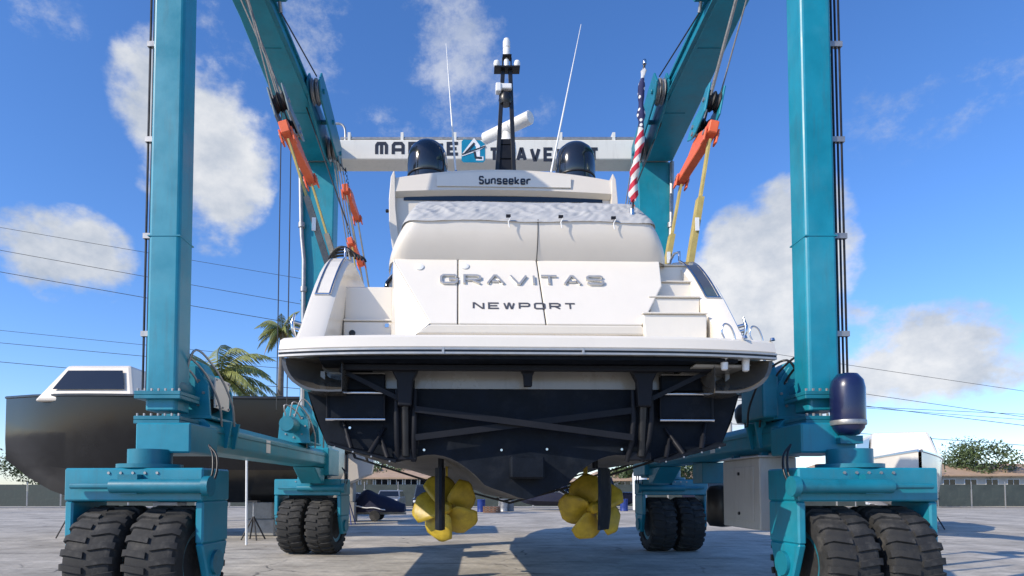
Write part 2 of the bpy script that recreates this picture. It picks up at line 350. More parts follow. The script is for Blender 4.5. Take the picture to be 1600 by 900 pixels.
# ---------------------------------------------------------------- ground
def concrete():
    m = bpy.data.materials.new('yard_concrete'); m.use_nodes = True; nt = m.node_tree; N = nt.nodes.new; L = nt.links.new
    b = nt.nodes['Principled BSDF']; tc = N('ShaderNodeTexCoord')
    def nz(scale, det, rough, stretch=(1, 1, 1)):
        mp = N('ShaderNodeMapping'); mp.inputs['Scale'].default_value = stretch; L(tc.outputs['Object'], mp.inputs['Vector'])
        n = N('ShaderNodeTexNoise'); n.inputs['Scale'].default_value = scale; n.inputs['Detail'].default_value = det; n.inputs['Roughness'].default_value = rough; L(mp.outputs[0], n.inputs['Vector']); return n.outputs['Fac']
    def mr(src, a, c, lo, hi):
        n = N('ShaderNodeMapRange'); n.inputs[1].default_value = a; n.inputs[2].default_value = c; n.inputs[3].default_value = lo; n.inputs[4].default_value = hi; L(src, n.inputs[0]); return n.outputs[0]
    def mixc(f, a, c, mode='MIX'):
        n = N('ShaderNodeMix'); n.data_type = 'RGBA'; n.blend_type = mode
        for s_, q in (('Factor', f), ('A', a), ('B', c)):
            if isinstance(q, tuple): n.inputs[s_].default_value = (*q, 1)
            elif isinstance(q, float): n.inputs[s_].default_value = q
            else: L(q, n.inputs[s_])
        return n.outputs['Result']
    base = mixc(mr(nz(0.45, 10, .7), .38, .62, 0, 1), (0.36, 0.325, 0.265), (0.68, 0.62, 0.52))
    base = mixc(mr(nz(7, 9, .75), .3, .7, 0, .55), base, (0.20, 0.185, 0.16))
    base = mixc(mr(nz(2.3, 9, .8, (0.5, 1.3, 1)), .50, .62, 0, .35), base, (0.21, 0.20, 0.18))
    base = mixc(mr(nz(1.1, 9, .75, (0.35, 1.6, 1)), .54, .64, 0, .7), base, (0.10, 0.095, 0.085))       # tyre scuffs and oil
    base = mixc(mr(nz(0.8, 6, .6), .60, .75, 0, .5), base, (0.50, 0.48, 0.43))                            # worn pale patches
    vo = N('ShaderNodeTexVoronoi'); vo.feature = 'DISTANCE_TO_EDGE'; vo.inputs['Scale'].default_value = 0.42
    wm = N('ShaderNodeMapping'); wm.inputs['Scale'].default_value = (0.6, 1.0, 1.0); L(tc.outputs['Object'], wm.inputs['Vector'])
    wn = N('ShaderNodeTexNoise'); wn.inputs['Scale'].default_value = 1.7; wn.inputs['Detail'].default_value = 5; L(tc.outputs['Object'], wn.inputs['Vector'])
    wv = mixc(0.25, wm.outputs[0], wn.outputs['Color'], 'ADD'); L(wv, vo.inputs['Vector'])
    crack = mr(vo.outputs['Distance'], 0.002, 0.010, 1, 0)
    cm = N('ShaderNodeMath'); cm.operation = 'MULTIPLY'; L(crack, cm.inputs[0]); L(mr(nz(0.5, 3, .5), .46, .60, 0, .7), cm.inputs[1])
    base = mixc(cm.outputs[0], base, (0.06, 0.055, 0.05))
    L(base, b.inputs['Base Color']); b.inputs['Roughness'].default_value = 0.88
    bp = N('ShaderNodeBump'); bp.inputs['Strength'].default_value = 0.35; bp.inputs['Distance'].default_value = 0.02; L(nz(22, 8, .75), bp.inputs['Height'])
    bp2 = N('ShaderNodeBump'); bp2.inputs['Strength'].default_value = 0.6; bp2.inputs['Distance'].default_value = 0.03; bp2.invert = True; L(cm.outputs[0], bp2.inputs['Height']); L(bp.outputs[0], bp2.inputs['Normal'])
    L(bp2.outputs[0], b.inputs['Normal'])
    return m
def ground():
    rows = []
    xs = [-400, -120, -60] + [i * 1.0 for i in range(-30, 31)] + [60, 120, 400]; ys = [-60, -20, -5] + [i * 1.0 for i in range(0, 56)] + [70, 110, 250, 700]
    for y in ys:
        rows.append([(x, y, 0.02 * noise.noise((x * .13, y * .13, 3)) - 0.012 if (abs(x) < 40 and 0 < y < 70) else 0.0) for x in xs])
    o = MB().grid(rows).build('ground', concrete(), smooth=60); tag(o, kind='structure')
ground()

# ---------------------------------------------------------------- travel lift
XG = 0.24
lift = empty('travel_lift', (XG, 12.2, 0), 'huge teal boat hoist gantry on rubber tyres straddling the white yacht', 'boat hoist')
def near_leg(s):
    m = MB(); k_ = .07 if s < 0 else 0; a, b = XG + s * (4.04 + k_), XG + s * (4.45 + k_); x0, x1 = min(a, b), max(a, b); c = .032
    m.prism([(x0 + c, 8.2), (x1 - c, 8.2), (x1, 8.2 + c), (x1, 8.6 - c), (x1 - c, 8.6), (x0 + c, 8.6), (x0, 8.6 - c), (x0, 8.2 + c)], 'z', 2.62, 9.97)
    o = m.build('leg', TEAL, lift, bevel=0.012)
    f = MB()
    for z in (2.82, 2.50): f.box(x0 - .09, x1 + .09, 8.11, 8.69, z - .06, z - .012); f.box(x0 - .09, x1 + .09, 8.11, 8.69, z - .010, z + .04)
    f.build('flange', TEALD, o, bevel=0.006)
    bl = MB()
    for z in (2.86, 2.54):
        for i in range(7): bl.cyl((x0 - .06 + i * (x1 - x0 + .12) / 6, 8.15, z), (x0 - .06 + i * (x1 - x0 + .12) / 6, 8.15, z + .035), .017, 6)
    bl.build('bolts', GALV, o)
    w = MB(); w.box(x0 - .006, x1 + .006, 8.192, 8.608, 4.9, 4.915); w.build('weld_seam', TEAL, o)
    h = MB()
    xo = XG + s * 4.50
    for k in range(3): h.tube([(xo + s * .05 * k, 8.3, 2.9), (xo + s * .05 * k, 8.3, 9.8)], .016, 6)
    h.build('hydraulic_hose', BLACK, o)
    cl = MB()
    for z in (3.6, 4.9, 6.2, 7.5, 8.8): cl.box(*sorted((xo - s * .05, xo + s * .13)), 8.27, 8.33, z, z + .07)
    cl.build('hose_clamp', GALV, o)
def far_leg(s):
    m = MB(); i0, i1, o0 = 4.0, 3.88, 4.72
    def X(d): return XG + s * d
    m.hexa([(X(i0), 16.06, 1.9), (X(o0), 16.06, 1.9), (X(o0), 16.58, 1.9), (X(i0), 16.58, 1.9), (X(i1), 16.06, 10.0), (X(o0), 16.06, 10.0), (X(o0), 16.58, 10.0), (X(i1), 16.58, 10.0)])
    o = m.build('leg', TEAL, lift, bevel=0.03, seg=2)
    w = MB(); w.box(*sorted((X(3.93), X(o0 + .006))), 16.052, 16.5, 6.4, 6.414); w.build('weld_seam', TEALD, o)
    p = MB(); x = X(4.62)
    p.tube([(x - s * .0, 15.98, 2.4), (x, 15.98, 5.6), (x, 15.98, 7.4), (x + s * .06, 15.98, 8.0), (x + s * .08, 15.98, 8.4), (x + s * .12, 15.98, 9.95)], .055, 10)
    po = p.build('pipe', GALV, o, smooth=50)
    q = MB()
    for z in (3.2, 4.9, 6.6, 8.25): q.cyl((x + (s * .07 if z > 8 else 0), 15.98, z), (x + (s * .07 if z > 8 else 0), 15.98, z + .12), .085, 10)
    q.build('pipe_clamp', GALV, o, smooth=40)
for s in (-1, 1): near_leg(s); far_leg(s)

def upper_beam(s):
    m = MB()
    def X(d): return XG + s * d
    rows = []
    for y, o_ in ((7.7, 4.42), (9.5, 4.42), (11.0, 4.45), (13.5, 4.62), (15.985, 4.76)):
        rows.append([(X(3.88), y, 9.98), (X(3.88), y, 10.5), (X(o_), y, 10.5), (X(o_), y, 9.98)])
    m.grid(rows, closed=True); m.poly(rows[0]); m.poly(rows[-1][::-1])
    o = m.build('upper_beam', TEAL, lift, bevel=0.015)
    r = MB(); r.box(*sorted((X(3.83), X(3.877))), 7.8, 14.2, 10.31, 10.36); r.box(*sorted((X(3.80), X(3.875))), 7.8, 14.2, 9.99, 10.02); r.build('trolley_rail', TEALD, o)
    j = MB()
    for y in (11.8, 13.9): j.box(*sorted((X(3.95), X(4.4))), y, y + .012, 9.972, 9.982)
    j.build('weld_seam', TEALD, o)
    # rope anchor bracket near the top of the picture and the big sheave housing further on
    b = MB(); b.prism([(10.15, 10.25), (11.0, 10.25), (11.1, 10.36), (10.95, 10.7), (10.15, 10.7)], 'x', *sorted((X(3.62), X(3.86))))
    b.build('rope_anchor', TEALD, lift, bevel=0.01)
    a = MB(); a.tube([(X(3.74), 11.0, 10.26), (X(3.74), 11.05, 10.18), (X(3.74), 11.08, 10.12)], .035, 8); a.build('anchor_shackle', GALV, lift, smooth=50)
    h = MB()
    for dx in (3.54, 3.80):
        h.prism([(13.1, 10.2), (13.3, 10.5), (13.8, 10.4), (15.3, 9.95), (15.35, 9.5), (14.8, 9.45), (13.3, 9.9)], 'x', *sorted((X(dx), X(dx + .04))))
    for y, z in ((13.4, 10.15), (14.3, 10.0), (15.1, 9.7)): h.cyl((X(3.5), y, z), (X(3.88), y, z), .05, 10)
    ho = h.build('sheave_housing', TEALD, lift, bevel=0.008)
    for y, z, r_ in ((13.42, 10.15, .27), (14.95, 9.72, .27)):
        for k in range(2):
            q = MB(); xx = X(3.62 + .1 * k); q.lathe([(.05, -.035), (r_, -.035), (r_ - .05, -.008), (r_ - .05, .008), (r_, .035), (.05, .035)], (xx, y, z), 'x', 22); q.build('sheave', GALV, ho, smooth=35)
    rp = MB(); rp.tube([(X(3.74), 11.08, 10.12), (X(3.66), 13.3, 10.42)], .014, 6)
    rp.build('wire_rope', ROPED, lift)
    for k in range(4):
        q = MB(); q.tube([(X(3.46 + .07 * k), 14.85, 9.45 + .05 * k), (X(3.40 + .06 * k) - s * .35, 14.9, 6.9)], .013, 6); q.build('wire_rope', ROPE, lift)
for s in (-1, 1): upper_beam(s)

# white cross beam with the maker's lettering
ZB, ZT = at(800, 249, 16.0).z, at(800, 218, 16.0).z
m = MB(); m.box(XG - 4.66, XG + 4.70, 16.0, 16.64, ZB, ZT); cb = m.build('cross_beam', LIFTWHITE, lift, bevel=0.03, seg=2)
pz = MB()
for z, y in ((ZT + .08, 16.12), (ZT + .125, 16.3)): pz.tube([(XG - 3.75, y, z), (XG + 4.0, y, z)], .05, 8)
pz.build('pipe', GALV, cb, smooth=50)
for i in range(6):
    c = MB(); x = XG - 3.52 + i * 1.36; c.box(x - .035, x + .035, 16.05, 16.42, ZT + .002, ZT + .22); c.build('pipe_clamp', LIFTWHITE, cb)
hr = MB(); x = XG - 3.62
hr.tube(spl([(x, 16.1, ZT + .01), (x - .02, 16.1, ZT + .33), (x - .12, 16.1, ZT + .46), (x - .28, 16.1, ZT + .46), (x - .32, 16.1, ZT + .33)]), .03, 8); hr.build('pipe_end', GALV, cb, smooth=50)
letters('MQRINE', at(652, 232.5, 16.0), (1, 0, 0), (0, 0, 1), (0, -1, 0), 2.16, .36, .082, .006, LETTERD, cb)
letters('TRAVELIFT', at(850, 241.5, 16.0), (1, 0, 0), (0, 0, 1), (0, -1, 0), 2.82, .37, .082, .006, LETTERD, cb)
TLOGO = mat('logo_teal', (0.0, 0.20, 0.34), 0.4)
LGW = mat('logo_white', (0.75, 0.75, 0.75), 0.4)
c = at(739.5, 236, 16.0); lg = MB(); w = .30
lg.prism([(c.x - w, c.z - w + .05), (c.x - w + .05, c.z - w), (c.x + w - .05, c.z - w), (c.x + w, c.z - w + .05), (c.x + w, c.z + w - .12), (c.x + w - .12, c.z + w - .02), (c.x - w + .05, c.z + w), (c.x - w, c.z + w - .05)], 'y', 15.992, 15.998)
lo = lg.build('logo', TLOGO, cb)
def flatstroke(pts, wd, y, m_, nm='logo_stroke'):
    q = MB(); ribbon(q, pts, wd, 0, .003, lambda a, b, z: Vector((c.x + a, y - z, c.z + b))); q.build(nm, m_, lo)
flatstroke([(-.24, -.1), (.02, .26), (.12, .12), (.12, -.2), (.26, -.2)], .10, 15.990, LGW)
flatstroke([(-.29, -.12), (.1, .02), (.31, .13)], .055, 15.985, LGW)
flatstroke([(-.22, -.08), (.03, .2)], .05, 15.980, LETTERD)
flatstroke([(-.29, -.1), (.31, .12)], .03, 15.977, LETTERD)
flatstroke([(.03, -.02), (.06, -.18), (.22, -.19)], .05, 15.980, LETTERD)

def lower_beam(s):
    def X(d): return XG + s * d
    m = MB(); c = .09
    sec = [(3.9 + c, 2.13), (4.45, 2.13), (4.5, 2.2), (4.5, 2.52), (4.45, 2.57), (3.9 + c, 2.57), (3.9, 2.57 - c), (3.9, 2.13 + c)]
    rows = [[(X(d), y, z) for d, z in sec] for y in (8.75, 15.7)]
    m.grid(rows, closed=True); m.poly(rows[0]); m.poly(rows[1][::-1])
    o = m.build('lower_beam', TEAL, lift, bevel=0.02, seg=2)
    e = MB()
    e.box(*sorted((X(3.84), X(4.56))), 15.55, 16.7, 1.95, 2.62); e.box(*sorted((X(3.83), X(4.52))), 8.0, 8.85, 2.06, 2.44)
    e.prism([(14.6, 2.12), (15.6, 2.12), (15.6, 1.75), (15.3, 1.75)], 'x', *sorted((X(3.95), X(4.45))))
    e.build('beam_end', TEAL, o, bevel=0.02)
    l = MB(); l.box(*sorted((X(3.895), X(3.899))), 11.1, 11.32, 2.24, 2.46); l.build('data_plate', WHITEP, o)
    w = MB(); w.box(*sorted((X(3.885), X(3.9))), 8.9, 15.5, 2.40, 2.412); w.build('weld_seam', TEALD, o)
    g = MB()
    for y in (9.25, 9.55):
        g.prism([(3.80, 2.58), (3.96, 2.58), (3.90, 2.2), (3.86, 2.2)] if s > 0 else [(3.80, 2.58), (3.96, 2.58), (3.90, 2.2), (3.86, 2.2)], 'y', y, y + .05)
    g.v = [(X(p[0]), p[1], p[2]) for p in g.v]
    g.build('gusset', TEAL, o)
for s in (-1, 1): lower_beam(s)

def winch(X0, Y0, Z0, s, k=1.0):
    """rope winch sitting on a lower beam; s is the side the drum faces"""
    M = Matrix.Translation((X0, Y0, Z0)) @ Matrix.Scale(k, 4)
    def B(mb, n, mt, par, **kw): return mb.xf(M).build(n, mt, par, **kw)
    m = MB(); m.lathe([(.10, -.36), (.30, -.36), (.30, -.33), (.19, -.33), (.19, .33), (.30, .33), (.30, .36), (.10, .36)], (0, 0, .34), 'y', 26)
    o = B(m, 'winch', TEALD, lift, smooth=35)
    rp = MB()
    for i in range(14): rp.lathe([(.19, -.02), (.215, -.01), (.215, .01), (.19, .02)], (0, -.30 + i * .046, .34), 'y', 18)
    B(rp, 'rope_winding', ROPED, o, smooth=50)
    p = MB()
    for y in (-.42, .42): p.prism([(-.34, 0), (.34, 0), (.30, .45), (.12, .72), (-.12, .72), (-.30, .45)], 'y', y - .02, y + .02)
    p.box(-.36, .36, -.46, .46, -.02, .02)
    B(p, 'side_plate', TEAL, o, bevel=0.008)
    mo = MB(); mo.lathe([(.05, -.98), (.15, -.98), (.17, -.9), (.17, -.62), (.13, -.60), (.13, -.44), (.05, -.44)], (0, 0, .34), 'y', 20)
    B(mo, 'motor', TEALD, o, smooth=35)
    cp = MB(); cp.prism([(-.25, .30), (.25, .30), (.25, .62), (.14, .80), (-.14, .80), (-.25, .62)], 'y', -.40, -.05); B(cp, 'guard', TEAL, o, bevel=0.03)
    bl = MB()
    for i in range(8):
        t = i * math.pi / 4; bl.cyl((.24 * math.cos(t), -.46, .34 + .24 * math.sin(t)), (.24 * math.cos(t), -.435, .34 + .24 * math.sin(t)), .02, 6)
    B(bl, 'bolts', GALV, o)
    h = MB()
    for i in range(3):
        a = -.2 + .18 * i
        h.tube(spl([(a * .5, -.7, .50), (a - .1 * s, -.75, .75 + .06 * i), (a - .3 * s, -.5, .60), (a - .42 * s, -.3, .2), (a - .40 * s, -.15, -.1)]), .016, 7)
    B(h, 'hose', GALV if s < 0 else BLACK, o, smooth=60)
    return o
winch(-3.86, 13.9, 2.60, -1, 1.0)
winch(-4.02, 9.25, 2.60, -1, 1.0)
winch(4.50, 9.35, 2.60, 1, 1.0)
pl = MB(); pl.box(-3.700, -3.675, 8.95, 9.45, 2.75, 3.18); po = pl.build('access_plate', LIFTWHITE, lift, bevel=.005)
bb = MB()
for y in (8.98, 9.20, 9.42):
    for z in (2.78, 3.15): bb.cyl((-3.675, y, z), (-3.655, y, z), .016, 6)
bb.build('bolts', GALV, po)
# rounded hood over the right-hand winch
hd = MB(); hd.prism([(8.85, 2.6), (9.6, 2.6), (9.6, 3.15), (9.45, 3.38), (9.2, 3.46), (8.95, 3.40), (8.85, 3.2)], 'x', 3.98, 4.20); hd.build('winch_hood', TEALD, lift, bevel=.03, seg=2)
gh = MB(); gh.tube([(4.08, 9.0, 3.40), (4.08, 9.0, 3.58), (4.08, 9.1, 3.62), (4.08, 9.2, 3.58), (4.08, 9.2, 3.44)], .02, 7); gh.build('grab_handle', GALV, lift, smooth=50)
for px, py in ((432, 640), (448, 645)):
    b0 = at(px, py, 13.6); q = MB(); q.tube([(b0.x, 13.6, b0.z), (b0.x + .02, 13.6, 9.85)], .012, 6); q.build('wire_rope', ROPED, lift)

# wheels
def tyre_mesh():
    m = MB(); w, r_ = .31, .70
    prof = [(.40, -w + .06), (.43, -w + .01), (.50, -w), (.60, -w + .005), (.655, -w + .035), (.672, -w + .08), (.672, w - .08), (.655, w - .035), (.60, w - .005), (.50, w), (.43, w - .01), (.40, w - .06)]
    m.lathe(prof, (0, 0, 0), 'x', 48)
    n = 24
    for i in range(n):
        for sd in (-1, 1):
            t0 = 2 * math.pi * (i + (0.5 if sd > 0 else 0)) / n
            ring = []
            for (xx, rr, ta) in ((.02, .655, -.06), (.02, .70, -.05), (.02, .70, .05), (.02, .655, .06)): ring.append((sd * xx, rr, t0 + ta + .05))
            mid = [(sd * .24, .655, -.065), (sd * .24, .702, -.05), (sd * .24, .702, .05), (sd * .24, .655, .065)]
            end = [(sd * .318, .60, -.07), (sd * .318, .655, -.06), (sd * .318, .655, .06), (sd * .318, .60, .07)]
            rows = [[(x, r2 * math.cos(t), r2 * math.sin(t)) for x, r2, t in ring]] + [[(x, r2 * math.cos(t0 + t), r2 * math.sin(t0 + t)) for x, r2, t in q] for q in (mid, end)]
            m.grid(rows, closed=True); m.poly(rows[0]); m.poly(rows[2][::-1])
    return m
tm = tyre_mesh()
rim = MB(); rim.lathe([(.12, -.16), (.30, -.16), (.33, -.25), (.41, -.26), (.41, .26), (.33, .25), (.30, .16), (.12, .16), (.10, .20), (.02, .20)], (0, 0, 0), 'x', 32)
for i in range(10):
    t = i * math.pi / 5; rim.cyl((-.20, .22 * math.cos(t), .22 * math.sin(t)), (.20, .22 * math.cos(t), .22 * math.sin(t)), .022, 6)
rim0 = rim.build('wheel', TEALD, lift, smooth=35); tyre0 = tm.build('tyre', RUBBER, rim0, smooth=38)
rim0.data.transform(Matrix.Translation(lift.location)); tyre0.data.transform(Matrix.Translation(lift.location))   # keep hub at its own origin
first = [True]
def wheel(x, y, steer):
    if first[0]: o = rim0; first[0] = False
    else: o = copy_tree(rim0, lift)
    o.location = Vector((x, y, .70)) - lift.location; o.rotation_euler = (random.random() * 6 * 0 , 0, R(steer)); return o
def wheel_unit(s, y, d_in, steer, near):
    def X(d): return XG + s * d
    Mz = Matrix.Translation((X(d_in + .37), y, 0)) @ Matrix.Rotation(R(steer), 4, 'Z')
    for k in (0, 1):
        p = Mz @ Vector((s * (-.37 + .74 * k), 0, 0)); wheel(p.x, p.y, steer)
    f = MB()   # fork: boxed crown over the tyres with a leg down each side to the hubs
    def fb(a0, a1, y0, y1, z0, z1): f.box(*sorted((s * a0, s * a1)), y0, y1, z0, z1)
    fb(-.86, .86, -.36, .36, 1.46, 1.86)
    for sd in (-1, 1):
        fb(sd * .76, sd * .86, -.34, .34, .95, 1.46)
        f.prism([(-.34, .95), (.34, .95), (.16, .50), (-.16, .50)], 'x', *sorted((s * sd * .76, s * sd * .86)))
    fo = f.xf(Mz).build('wheel_fork', TEAL, lift, bevel=0.02)
    g = MB()
    for sd in (-1, 1): g.lathe([(.02, -.03), (.15, -.03), (.15, .03), (.02, .03)], (s * sd * .87, 0, .70), 'x', 18)
    g.xf(Mz).build('hub_cap', TEALD, fo, smooth=35)
    k = MB(); k.cyl((0, 0, 1.86), (0, 0, 2.10), .26, 20); k.lathe([(.05, 0), (.38, 0), (.38, .05), (.05, .05)], (0, 0, 1.865), 'z', 24); k.xf(Mz).build('king_post', TEALD, fo, smooth=35)
    c = MB(); c.cyl((-s * .95, -.46, 1.64), (s * .2, -.46, 1.64), .085, 14); c.cyl((s * .2, -.46, 1.64), (s * .7, -.46, 1.64), .035, 10)
    c.lathe([(.03, -.04), (.12, -.04), (.12, .04), (.03, .04)], (-s * .97, -.46, 1.64), 'x', 16)
    c.box(-.12, .12, -.48, -.36, 1.55, 1.78); c.xf(Mz).build('steering_cylinder', TEALD, fo, smooth=35)
    h = MB()
    for i in range(2):
        h.tube(spl([(-s * .7, -.44, 1.72), (-s * (.82 + .04 * i), -.40, 1.60 - .04 * i), (-s * (.93 + .05 * i), -.3, 1.75), (-s * (.90 + .05 * i), -.2, 2.0), (-s * .8, -.1, 2.15)]), .014, 7)
    h.xf(Mz).build('hose', BLACK, fo, smooth=60)
    b = MB()
    for i in range(5): b.cyl((-.3 + .15 * i, -.36, 1.80), (-.3 + .15 * i, -.375, 1.80), .018, 6)
    b.xf(Mz).build('bolts', GALV, fo)
wheel_unit(-1, 8.05, 3.98, -3, True)
wheel_unit(1, 7.95, 4.02, 3, True)
wheel_unit(-1, 16.2, 4.02, -7, False)
wheel_unit(1, 16.9, 4.50, 2, False)

# grey control cabinet and navy tank
cbx = MB(); cbx.box(4.02, 4.55, 9.1, 10.45, 1.02, 2.06); co = cbx.build('control_cabinet', GREYBOX, lift, bevel=.015)
q = MB(); q.box(4.008, 4.018, 9.28, 10.27, 1.14, 1.94); dr = q.build('cabinet_door', GREYBOX, co, bevel=.004)
q = MB(); q.cyl((4.006, 9.78, 1.84), (3.985, 9.78, 1.84), .025, 10); q.cyl((4.006, 9.78, 1.24), (3.985, 9.78, 1.24), .025, 10); q.build('latch', BLACK, co)
q = MB(); q.box(4.25, 4.45, 9.085, 9.098, 1.45, 1.72); q.build('vent', BLACK, co)
q = MB(); q.box(3.99, 4.58, 9.06, 10.5, 2.062, 2.085); q.build('cabinet_lid', GREYBOX, co, bevel=.006)
q = MB(); q.box(4.1, 4.2, 9.2, 9.3, 2.085, 2.14); q.box(4.1, 4.2, 10.2, 10.3, 2.085, 2.14); q.build('hanger', TEALD, co)
q = MB(); q.lathe([(.02, -.36), (.2, -.34), (.25, -.26), (.25, .26), (.2, .34), (.02, .36)], (4.2, 11.0, 1.32), 'z', 20); q.build('fuel_tank', BLACK, lift, smooth=35)
q = MB(); q.box(4.3, 4.75, 12.2, 12.75, 1.72, 2.12); q.build('junction_box', TEALD, lift, bevel=.01)
tk = MB(); tk.lathe([(.02, -.40), (.12, -.38), (.18, -.30), (.20, -.2), (.20, .2), (.18, .30), (.12, .38), (.02, .40)], (4.63, 7.95, 2.66), 'z', 28); to = tk.build('hydraulic_tank', NAVY, lift, smooth=50)
q = MB(); q.lathe([(.202, -.22), (.206, -.21), (.206, -.17), (.202, -.16)], (4.63, 7.95, 2.62), 'z', 28); q.build('tank_band', GALV, to, smooth=50)
q = MB(); q.box(4.5, 4.78, 7.9, 8.3, 2.17, 2.27); q.build('tank_bracket', TEALD, to)
# engine exhaust stacks with rain caps on the right-hand beam
for px, py, dx in ((1167, 640, 0), (1192, 632, .03)):
    p = at(px, py, 13.2); e = MB(); e.lathe([(.05, -.55), (.06, -.30), (.20, -.28), (.24, -.15), (.24, 0), (.17, .1), (.07, .14), (.06, .26)], (p.x, p.y, p.z + dx * 3), 'z', 20); eo = e.build('exhaust', BLACK, lift, smooth=40)
    e = MB(); e.lathe([(.02, .40), (.10, .38), (.20, .30), (.21, .27), (.02, .30)], (p.x, p.y, p.z + dx * 3), 'z', 20); e.build('rain_cap', BLACK, eo, smooth=40)

# ---------------------------------------------------------------- hoist blocks, spreaders, slings
def hoist(name_label, X0, Y0, Z0, tilt, group, s, block, small=1.0, paint=None, yrot=0):
    o = empty('hoist_block', (X0, Y0, Z0), name_label, 'hoist block', group)
    M = Matrix.Translation((X0, Y0, Z0)) @ Matrix.Rotation(tilt, 4, 'Y') @ Matrix.Rotation(yrot, 4, 'X') @ Matrix.Scale(small, 4)
    sp = MB(); sp.prism([(-1.0, -.02), (-1.0, .22), (-.86, .27), (-.62, .20), (-.40, .34), (-.18, .42), (.15, .42), (.35, .22), (1.0, .06), (1.0, -.14), (.86, -.14), (-.45, -.10), (-.7, -.06)], 'x', -.09, .09)
    so = sp.xf(M).build('spreader_bar', ORANGE, o, bevel=.012)
    pn = MB()
    for y, z in ((-.86, .02), (.86, -.06)): pn.cyl((-.16, y, z), (.16, y, z), .05, 10)
    pn.xf(M).build('pin', GALV, so, smooth=40)
    sl = MB()
    for y, z in ((-.86, .02), (.86, -.06)): sl.prism([(y - .09, z - .2), (y + .09, z - .2), (y + .09, z + .08), (y - .09, z + .08)], 'x', -.14, -.105); sl.prism([(y - .09, z - .2), (y + .09, z - .2), (y + .09, z + .08), (y - .09, z + .08)], 'x', .105, .14)
    sl.xf(M).build('sling_lug', ORANGE, so, bevel=.006)
    if block:
        b = MB()
        for xx in (-.17, .13):
            b.prism([(-.62, .62), (-.55, 1.28), (-.30, 1.30), (-.10, .95), (.32, .92), (.42, .55), (.10, .40), (-.15, .38), (-.4, .5)], 'x', xx, xx + .04)
        b.xf(M).build('cheek_plate', paint, o, bevel=.01)
        for y, z, r_ in ((-.40, .98, .20), (.10, .68, .22)):
            for xx in (-.06, .06):
                q = MB(); q.lathe([(.03, -.05), (r_, -.05), (r_ - .05, -.01), (r_ - .05, .01), (r_, .05), (.03, .05)], (xx, y, z), "x", 20); q.xf(M).build("sheave", SHEAVEBLK, o, smooth=35)
        q = MB()
        for y, z in ((-.40, .98), (.10, .68), (-.02, .46)): q.cyl((-.2, y, z), (.2, y, z), .045, 10)
        q.xf(M).build('axle', GALV, o, smooth=40)
    else:
        q = MB()
        for k in range(7):
            z = .45 + .115 * k
            if k % 2: q.tube([(-.05, 0, z), (0, 0, z + .09), (.05, 0, z), (0, 0, z - .09), (-.05, 0, z)], .018, 6)
            else: q.tube([(0, -.05, z), (0, 0, z + .09), (0, .05, z), (0, 0, z - .09), (0, -.05, z)], .018, 6)
        q.xf(M).build('chain', BLACK, o, smooth=50)
    return M
HG = 'orange spreader bars hanging from the hoist'
BLKG = mat('grey_block_paint', (0.16, 0.21, 0.23), 0.5, var=0.2, vs=6, dirt=0.6, dirtcol=(0.04, 0.03, 0.03))
ML = hoist('grey sheave block with long orange spreader bar above the port stern corner', -2.92, 10.3, 7.06, R(-17), HG, -1, True, .78, BLKG)
MR = hoist('teal sheave block with bright orange spreader bar at the starboard stern corner', 3.60, 10.3, 7.06, R(13), HG, 1, True, .78, TEAL)
MF = hoist('orange spreader bar hanging on black chain beside the far left gantry leg', -2.98, 15.0, 8.38, R(-10), HG, -1, False, .75, None)
MF2 = hoist('lower small orange spreader bar forward on the port side above the bulwark', -2.62, 13.7, 6.72, R(-17), HG, -1, False, .6, None)
MFR = hoist('small orange spreader bar behind the furled flag on the starboard side', 3.42, 14.3, 7.75, R(12), HG, 1, False, .5, None)
# fall ropes of the two aft blocks (reeved through the gantry)
for M, s in ((ML, -1), (MR, 1)):
    for k in range(5):
        p = M @ Vector((-.1 + .05 * k, (-.58, -.22, -.10, .28, -.50)[k], (.98, .98, .7, .7, 1.0)[k]))
        q = MB(); q.tube([p, (XG + s * (4.02 + .06 * k), p.y + .12 * (k - 2) * .5, 9.985)], .013, 6); q.build('wire_rope', ROPE, lift)
for M, s in ((MF, -1), (MF2, -1), (MFR, 1)):
    p = M @ Vector((0, 0, 1.1)); q = MB(); q.tube([p, (XG + s * 3.98, p.y, 9.985)], .016, 6); q.build('wire_rope', ROPED, lift)

# ---------------------------------------------------------------- yacht (local frame: u to starboard, v towards the bow, z up)
yacht = empty('motor_yacht', (0.58, 6.6, 0), 'white motor yacht with black underbody hanging in the slings, stern first', 'yacht', rz=R(1.6), local=True)
YM = Matrix.Translation((0.58, 6.6, 0)) @ Matrix.Rotation(R(1.6), 4, 'Z')
def P(mb, name, m_, parent=None, **k): return mb.build(name, m_, parent or yacht, **k)

def bfac(v): return 1.0 if v < 9 else max(0.02, 1 - ((v - 9) / 10.2) ** 2.2)
def keel(v): return 1.49 - .03 * min(1, (v - .72) / 3) + (0 if v < 13 else .42 * ((v - 13) / 2) ** 2 * .45)
def bot(v, t):      # t -1..1 across the bottom
    ch = 2.27 * bfac(v); a = abs(t); zc = 2.12 + (0 if v < 9 else .09 * (v - 9))
    z = lerp(keel(v), zc, min(1, a / .93) ** 0.95)
    if a < .09: z = lerp(keel(v), z, (a / .09) ** .6)
    tun = max(0, 1 - ((a * ch - .92) / .46) ** 2) * max(0, 1 - (v - .72) / 4.5)
    return (t * ch, v, z + .20 * tun)
st = [.72, 1.2, 1.8, 2.6, 3.6, 5.2, 7, 9, 11, 13, 15, 16.5, 17.8, 18.8]
T = [i / 24 for i in range(-24, 25)]
m = MB(); m.grid([[bot(v, t) for t in T] for v in st]); bt = P(m, 'hull_bottom', BOTTOM, smooth=40)
